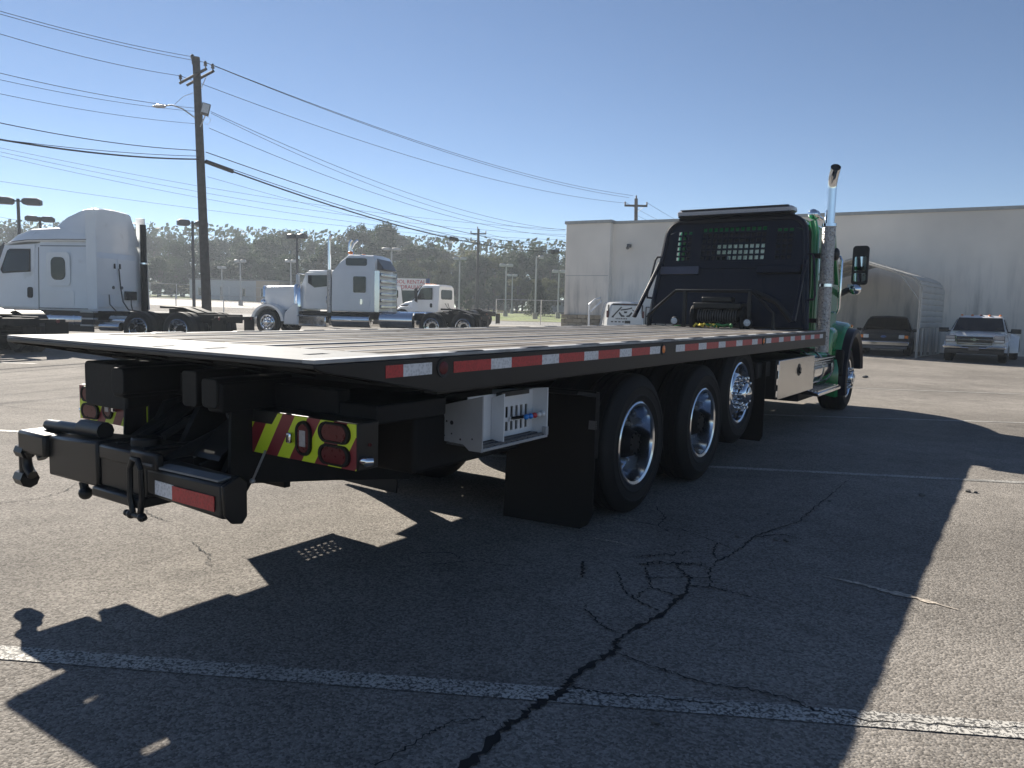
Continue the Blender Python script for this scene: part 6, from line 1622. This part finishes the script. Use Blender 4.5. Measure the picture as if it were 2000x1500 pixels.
# ---- front fenders and hood
FX, FZ = 7.927, .55
for s in (-1, 1):
    arc = lambda r, t, k=1.0: (FX + r * math.cos(R(t)), FZ + r * k * math.sin(R(t)))
    A = [t for t in range(8, 201, 8)]
    b = MB()
    ri = [arc(.66, t, 1.08) for t in A]; ro = [arc(.76, t, 1.12) for t in A]
    b.loft([[(x, s * 1.18, z) for x, z in ri], [(x, s * 1.20, z) for x, z in [arc(.73, t, 1.1) for t in A]], [(x, s * 1.16, z) for x, z in ro], [(x, s * .98, z + .03) for x, z in ro], [(x, s * .55, z + .04) for x, z in ro], [(x, s * .55, z) for x, z in ri]], caps=False, close=False)
    b.build("fender", M['green'], tow)
    b = MB(); b.hexa([(6.62, s * .62, .78), (7.20, s * .62, .60), (7.24, s * 1.14, .62), (6.98, s * 1.10, .74), (6.62, s * .66, 1.45), (7.25, s * .66, 1.50), (7.30, s * 1.15, 1.30), (7.02, s * 1.12, 1.28)]); b.build("fender_rear_skirt", M['green'], tow, bevel=.05)
    b = MB()
    fi = [arc(.585, t, 1.08) for t in A]; fo = [arc(.70, t, 1.1) for t in A]
    b.loft([[(x, s * 1.19, z) for x, z in fo], [(x, s * 1.30, z) for x, z in [arc(.69, t, 1.09) for t in A]], [(x, s * 1.315, z) for x, z in [arc(.64, t, 1.08) for t in A]], [(x, s * 1.28, z) for x, z in fi], [(x, s * 1.16, z) for x, z in fi]], caps=False, close=False)
    b.build("fender_flare", M['navy'], tow)
    b = MB(); b.loft([[(x, s * 1.10, z) for x, z in fi], [(x, s * .55, z) for x, z in fi]], caps=False, close=False); b.build("wheel_liner", BM, tow)
    b = MB(); b.prism([(7.20, .60), (7.34, .55), (7.36, .95), (7.22, 1.0)], 'y', s * 1.25, s * .7); b.build("splash_guard", M['flap'], tow, bevel=.02)
    b = MB(); b.ball((FX + .1, s * 1.19, FZ + .80), (.05, .03, .025)); b.build("marker_light", M['amber'], tow)
b = MB(); b.loft([rsect(7.45, .86, 1.0, 1.98, .22, .80), rsect(8.3, .78, 1.0, 1.86, .24, .70), rsect(9.0, .66, .9, 1.66, .24, .55), rsect(9.15, .62, .8, 1.5, .2, .5)]); b.build("hood", M['green'], tow, ang=30)

# ---- cab with see-through rear window
cab = empty("cab", (0, 0, 0), 0, tow)
G_ = M['green']
ZR, ZB = 2.92, 1.05
b = MB()
# roof
b.loft([rsect(6.18, 1.0, 2.70, 2.86, .10, .80, .03), rsect(6.30, 1.03, 2.68, ZR, .14, .82, .04), rsect(7.2, 1.03, 2.68, ZR, .14, .82, .04), rsect(7.42, 1.0, 2.66, 2.82, .1, .80, .02)])
b.build("roof", G_, cab, ang=30)
WZ0, WZ1 = 2.12, 2.54
b = MB(); b.bx(6.17, 6.22, -1.0, 1.0, ZB, WZ0); b.bx(6.17, 6.22, -1.0, -.36, WZ0, 2.74); b.bx(6.17, 6.22, .44, 1.0, WZ0, 2.74); b.bx(6.17, 6.22, -.36, .44, WZ1, 2.74); b.build("rear_wall", G_, cab, bevel=.01)
b = MB(); b.bx(6.19, 6.20, -.36, .44, WZ0, WZ1); b.build("rear_window", M['cabglass'], cab)
for s in (-1, 1):
    b = MB()
    b.hexa([(6.17, s * .98, ZB), (7.5, s * 1.0, ZB), (7.5, s * 1.06, ZB), (6.17, s * 1.05, ZB), (6.17, s * .98, 1.98), (7.5, s * 1.0, 1.98), (7.5, s * 1.06, 1.98), (6.17, s * 1.05, 1.98)])
    b.hexa([(6.17, s * .98, 1.981), (6.40, s * .98, 1.981), (6.40, s * 1.05, 1.981), (6.17, s * 1.05, 1.981), (6.17, s * .95, 2.72), (6.40, s * .95, 2.72), (6.40, s * 1.02, 2.72), (6.17, s * 1.02, 2.72)])
    b.hexa([(7.62, s * .98, 1.95), (7.74, s * .98, 1.95), (7.74, s * 1.04, 1.95), (7.62, s * 1.04, 1.95), (7.30, s * .94, 2.72), (7.42, s * .94, 2.72), (7.42, s * 1.0, 2.72), (7.30, s * 1.0, 2.72)])
    b.build("side_wall", G_, cab, bevel=.012)
    b = MB(); b.tube([(6.165, s * 1.0, ZB), (6.165, s * 1.0, 2.0), (6.165, s * .975, 2.66), (6.19, s * .93, 2.82)], .055, 10); b.build("corner_post", G_, cab)
    b = MB(); b.hexa([(6.40, s * 1.0, 1.98), (7.62, s * 1.0, 1.98), (7.62, s * 1.008, 1.98), (6.40, s * 1.008, 1.98), (6.40, s * .97, 2.70), (7.32, s * .97, 2.70), (7.32, s * .978, 2.70), (6.40, s * .978, 2.70)]); b.build("side_window", M['cabglass'], cab)
    b = MB(); b.tube([(7.25, s * 1.05, 2.38), (7.25, s * 1.11, 2.40), (7.25, s * 1.14, 2.34), (7.25, s * 1.14, 1.62), (7.25, s * 1.11, 1.55), (7.25, s * 1.05, 1.56)], .018, 8); b.build("grab_handle", M['chrome'], cab)
b = MB(); b.hexa([(7.70, -.98, 1.96), (7.70, .98, 1.96), (7.38, .94, 2.68), (7.38, -.94, 2.68), (7.71, -.98, 1.96), (7.71, .98, 1.96), (7.39, .94, 2.68), (7.39, -.94, 2.68)]); b.build("windshield", M['cabglass'], cab)
b = MB(); b.bx(7.3, 7.75, -1.0, 1.0, 1.55, 1.94); b.build("dashboard", M['inter'], cab, bevel=.05)
for y in (-.5, .5):
    b = MB(); b.bx(6.45, 6.62, y - .24, y + .24, 1.5, 2.22); b.bx(6.45, 6.62, y - .13, y + .13, 2.25, 2.40); b.build("seat", M['inter'], cab, bevel=.05)
b = MB(); b.bx(6.2, 7.5, -.98, .98, 1.05, 1.1); b.build("cab_floor", M['inter'], cab)
b = MB(); b.bx(6.24, 7.36, -.93, .93, 2.665, 2.68); b.build("headliner", M['inter'], cab)
b = MB(); b.bx(6.16, 6.168, -.96, .96, 1.1, 2.115); b.bx(6.16, 6.168, -.95, -.365, 2.115, 2.70); b.bx(6.16, 6.168, .445, .95, 2.115, 2.70); b.bx(6.16, 6.168, -.365, .445, 2.545, 2.70); b.build("rear_dark_sheet", M['inter'], cab)  # dark sheet added over the green rear wall so mesh openings read shaded
b = MB(); b.lathe([(.05, 0), (.075, .1), (.05, .12)], (6.75, -.80, 2.99), 'x', 16); b.ball((6.72, -.80, 2.99), (.05, .075, .075)); b.tube([(6.8, -.80, 2.99), (7.3, -.80, 2.98)], .03, 10); b.build("air_horn", M['chrome'], cab)
# exhaust stack
ex = empty("exhaust_stack", (0, 0, 0), 0, tow)
SX, SY = 6.02, -1.185
b = MB(); b.tube([(SX, SY, 1.0), (SX, SY, 2.74)], .088, 22); b.build("heat_guard", M['perf'], ex)
b = MB(); b.lathe([(.084, 0), (.094, 0), (.094, .04), (.084, .04)], (SX, SY, 2.72), 'z', 22); b.lathe([(.088, 0), (.095, 0), (.095, .04), (.088, .04)], (SX, SY, 1.9), 'z', 22); b.build("guard_band", M['chrome'], ex)
b = MB(); b.tube([(SX, SY, 2.74), (SX, SY, 3.22), (SX - .005, SY - .003, 3.30), (SX - .035, SY - .02, 3.385), (SX - .085, SY - .045, 3.45), (SX - .13, SY - .065, 3.49)], .066, 22, caps=False); b.build("pipe", M['chrome'], ex)
b = MB(); e0 = V((SX - .13, SY - .065, 3.49)); ed = V((-.045, -.02, .04)).normalized(); b.tube([e0 - ed * .05, e0 - ed * .01], .062, 20); b.build("pipe_mouth", M['inter'], ex)
b = MB(); b.bx(SX - .02, SX + .12, SY + .08, SY + .2, 1.4, 1.46); b.bx(SX - .02, SX + .12, SY + .08, SY + .2, 2.3, 2.36); b.build("stack_bracket", BM, ex)
b = MB(); b.ball((SX + .1, SY - .09, 2.35), (.06, .05, .09)); b.build("side_beacon", M['blackplastic'], ex)
# mirrors
for s in (-1, 1):
    mr = empty("mirror", (7.60, s * 1.335, 0), 0, tow)
    b = MB(); b.loft([[(dx, s * y, z) for y, z in rrect(-.115 * k, .115 * k, 1.99 + (1 - k) * .1, 2.585 - (1 - k) * .1, .05)] for dx, k in ((0, 1), (.06, 1), (.14, .75))]); hs = b.build("housing", M['blackplastic'], mr)
    b = MB(); b.prism([(s * y, z) for y, z in rrect(-.08, .085, 2.20, 2.42, .02)], 'x', -.001, -.006); b.build("mirror_glass", M['mirror'], hs)
    b = MB(); b.prism([(s * y, z) for y, z in rrect(-.085, .09, 2.04, 2.17, .03)], 'x', -.001, -.006); b.build("convex_glass", M['mirror'], hs)
    b = MB(); b.tube([(.05, s * -.02, 2.02), (.02, s * -.12, 1.93), (-.05, s * -.33, 1.80)], .045, 8); b.build("mirror_arm", M['blackplastic'], mr)
    b = MB(); b.ball((.0, s * -.05, 1.92), (.06, .095, .085), 14, 8); b.build("spot_mirror", M['chrome'], mr)
    b = MB(); b.bx(-.02, .0, s * -.16, s * -.09, 1.93, 2.0); b.build("turn_lamp", M['whitelens'], mr)

# ---- headache rack (local frame leans forward)
rk = empty("headache_rack", (5.45, .04, 1.31), 0, tow, rot=(0, R(11.0), 0))
rk.scale = (1, .965, 1)
N_ = M['navy']
def rk_half(z):             # half-width at height z above the deck
    return 1.17 - .135 * z / 1.55
HT = 1.56
out = [(-1.17, 0), (1.17, 0)]
def corner(s):
    pts = []
    for k in range(7):
        t = R(90 * k / 6); pts.append((s * (1.035 - .24 + .24 * math.cos(t)), HT - .24 + .24 * math.sin(t)))
    return pts
edge = [(1.17, 0)] + corner(1) + corner(-1)[::-1] + [(-1.17, 0)]
b = MB(); b.tube([(0, y, z) for y, z in edge], .042, 8); b.build("frame_tube", N_, rk)
# windows: (y0, y1, z0, z1, columns, rows)
wins = [(-.50, .47, .96, 1.46, 12, 6), (-.88, -.63, .96, 1.42, 3, 6), (.62, .86, .96, 1.42, 3, 6)]
zc0, zc1 = .96, 1.46
b = MB()
def pl(poly): b.prism(poly, 'x', -.006, .006)
pl([(-1.16, 0.02), (1.16, 0.02), (rk_half(zc0) - .02, zc0), (-rk_half(zc0) + .02, zc0)])
pl([(.47, zc0 + .0005), (.62, zc0 + .0005), (.62, zc1), (.47, zc1)]); pl([(-.63, zc0 + .0005), (-.50, zc0 + .0005), (-.50, zc1), (-.63, zc1)])
pl([(.86, zc0 + .0005), (1.07, zc0 + .0005), (1.02, 1.36), (.86, 1.42)]); pl([(-1.07, zc0 + .0005), (-.88, zc0 + .0005), (-.88, 1.42), (-1.02, 1.36)])
pl([(-.63, zc1 + .0005), (.62, zc1 + .0005), (.80, 1.54), (-.80, 1.54)]); pl([(.6205, 1.4205), (.86, 1.4205), (1.0, 1.38), (.95, 1.48), (.80, 1.54), (.6205, 1.47)]); pl([(-.6305, 1.4205), (-.88, 1.4205), (-1.0, 1.38), (-.95, 1.48), (-.80, 1.54), (-.6305, 1.47)])
b.build("steel_sheet", N_, rk, smooth=False)
for (y0, y1, z0, z1, nc, nr) in wins:
    b = MB()
    for k in range(nc + 1): y = lin(y0, y1, k / nc); b.bx(-.007, .007, y - .013, y + .013, z0, z1)
    for k in range(nr + 1): z = lin(z0, z1, k / nr); b.bx(-.009, .009, y0, y1, z - .013, z + .013)
    b.build("mesh_guard", N_, rk, smooth=False)
b = MB(); b.bx(-.05, -.012, .45, 1.06, .76, .875); b.build("tool_tray", M['bluegrey'], rk, bevel=.004)
b = MB(); b.bx(-.09, -.012, -1.04, -.42, .76, .875); b.build("tool_tray", N_, rk, bevel=.01)
b = MB(); b.bx(-.02, -.007, -.40, .44, .845, .862); b.build("stiffener", N_, rk)
for s in (-1, 1):
    b = MB(); b.hexa([(-.62, s * 1.13, -.0), (-.54, s * 1.13, 0), (-.54, s * 1.17, 0), (-.62, s * 1.17, 0), (-.06, s * 1.06, .95), (.0, s * 1.06, .95), (.0, s * 1.10, .95), (-.06, s * 1.10, .95)]); b.build("brace", N_, rk, bevel=.008)
    b = MB(); b.tube([(-.02, s * 1.06, 1.03), (-.02, s * 1.15, 1.03), (-.02, s * 1.18, .98), (-.02, s * 1.25, .46), (-.02, s * 1.24, .41), (-.02, s * 1.13, .40)], .016, 8); b.build("grab_rail", N_, rk)
b = MB(); b.bx(-.05, .10, -.85, .86, 1.585, 1.60)
b.build("light_bar_shelf", N_, rk)
lb = empty("light_bar", (-.02, 0, 1.66), 0, rk)
lb.rotation_euler = (0, R(-11), 0)
b = MB(); b.loft([[(x * k, y, z * k) for x, z in ((-.15, -.03), (-.15, .02), (-.10, .045), (.10, .045), (.15, .02), (.15, -.03))] for y, k in ((-.86, .7), (-.83, 1), (.83, 1), (.86, .7))]); b.build("bar_lens", M['greylens'], lb)
b = MB(); b.bx(-.165, .165, -.82, .82, -.06, -.031); b.build("bar_base", BM, lb, bevel=.006)
b = MB(); b.bx(-.152, .152, -.80, .80, .046, .054); b.build("bar_top", M['plated'], lb, bevel=.004)

# ---- winch and its guard at the deck front
wg = empty("winch_guard", (5.0, 0, 1.305), 0, tow)
b = MB(); b.tube([(-.0, .98, .16), (0, .58, .50), (0, -.48, .50), (0, -.78, .22), (0, -.78, 0)], .022, 8); b.tube([(0, .98, .16), (0, .98, 0)], .022, 8); b.build("guard_hoop", B, wg)
for y in (.44, -.46):
    b = MB(); b.bx(-.02, .02, y - .022, y + .022, 0, .50); b.build("guard_post", B, wg, bevel=.004)
b = MB(); b.tube([(0.02, -.50, .49), (.05, -.80, .36), (.05, -1.0, .12)], .04, 8); b.build("guard_brace", B, wg)
wi = empty("winch", (5.15, 0, 1.305), 0, tow)
b = MB(); b.cyl((0, -.32, .17), (0, .30, .17), .085, 20); b.build("drum", BM, wi)
b = MB(); b.tube([(.0 + .1 * math.cos(a * 1.0), -.28 + a * .0056, .17 + .1 * math.sin(a * 1.0)) for a in [k * .52 for k in range(190)]], .008, 5); b.build("winch_cable", M['plated'], wi)
for y in (-.36, .34):
    b = MB(); b.cyl((0, y - .03, .17), (0, y + .03, .17), .14, 20); b.bx(-.13, .13, y - .03, y + .03, 0, .17); b.build("cheek", BM, wi, bevel=.008)
b = MB(); b.bx(-.14, .10, -.34, .32, .26, .34); b.bx(-.10, .06, -.20, .22, .35, .42); b.build("tensioner", B, wi, bevel=.012)
for y in (.56, -.46):
    b = MB(); b.lathe([(.0, .0), (.052, .0), (.06, .012), (.06, .05), (.03, .07)], (4.93, y, 1.385), 'x', 20); wl_ = b.build("work_light", M['blackplastic'], tow)
    b = MB(); b.lathe([(.0, -.004), (.03, -.003), (.052, .004)], (4.928, y, 1.385), 'x', 20); b.build("lens", M['whitelens'], wl_)
rs = random.Random(5)
for k, (m_, y0) in enumerate((('yellowstrap', .20), ('greenstrap', .02), ('yellowstrap', .10), ('greenstrap', -.1))):
    b = MB(); pts = [(4.75 + rs.uniform(-.05, .05), y0 - i * .035 + rs.uniform(-.02, .02), 1.315 + abs(math.sin(i * 1.3 + k)) * .045) for i in range(8)]
    b.tube(pts, .016, 5); so = b.build("strap", M[m_]); 
    tag(so, ["yellow ratchet strap lying on the deck by the winch, left bundle", "green strap lying on the deck in front of the winch", "short yellow strap tangled with the green one on the deck", "dark green strap end right of the yellow straps on the deck"][k], "strap", "straps on the deck by the winch")
    so.location = tow.location; so.rotation_euler = tow.rotation_euler
# ---- haze: the backlit morning air
hz = MB(); hz.bx(-430, 430, -70, 430, -1.2, 24.0)
hm = bpy.data.materials.new("morning_haze"); hm.use_nodes = True
hn = hm.node_tree.nodes; hn.remove(hn["Principled BSDF"])
pv = hn.new("ShaderNodeVolumePrincipled"); pv.inputs["Color"].default_value = (.80, .89, 1.0, 1); pv.inputs["Density"].default_value = HAZE; pv.inputs["Anisotropy"].default_value = .35
hm.node_tree.links.new(pv.outputs[0], hn["Material Output"].inputs["Volume"])
if HAZE: ho = hz.build("haze", hm, smooth=False, kind='stuff')
for o in list(bpy.data.objects):
    if o.name.startswith("haze"): o['kind'] = 'stuff'

for o in bpy.data.objects:
    if o.name.split('.')[0] in ("lug_nuts", "lug_covers", "hand_holes", "bolt_holes", "bolts", "mesh_guard", "step_rungs", "tread", "grease_rings", "floor_grating", "lettering"): o['kind'] = 'stuff'
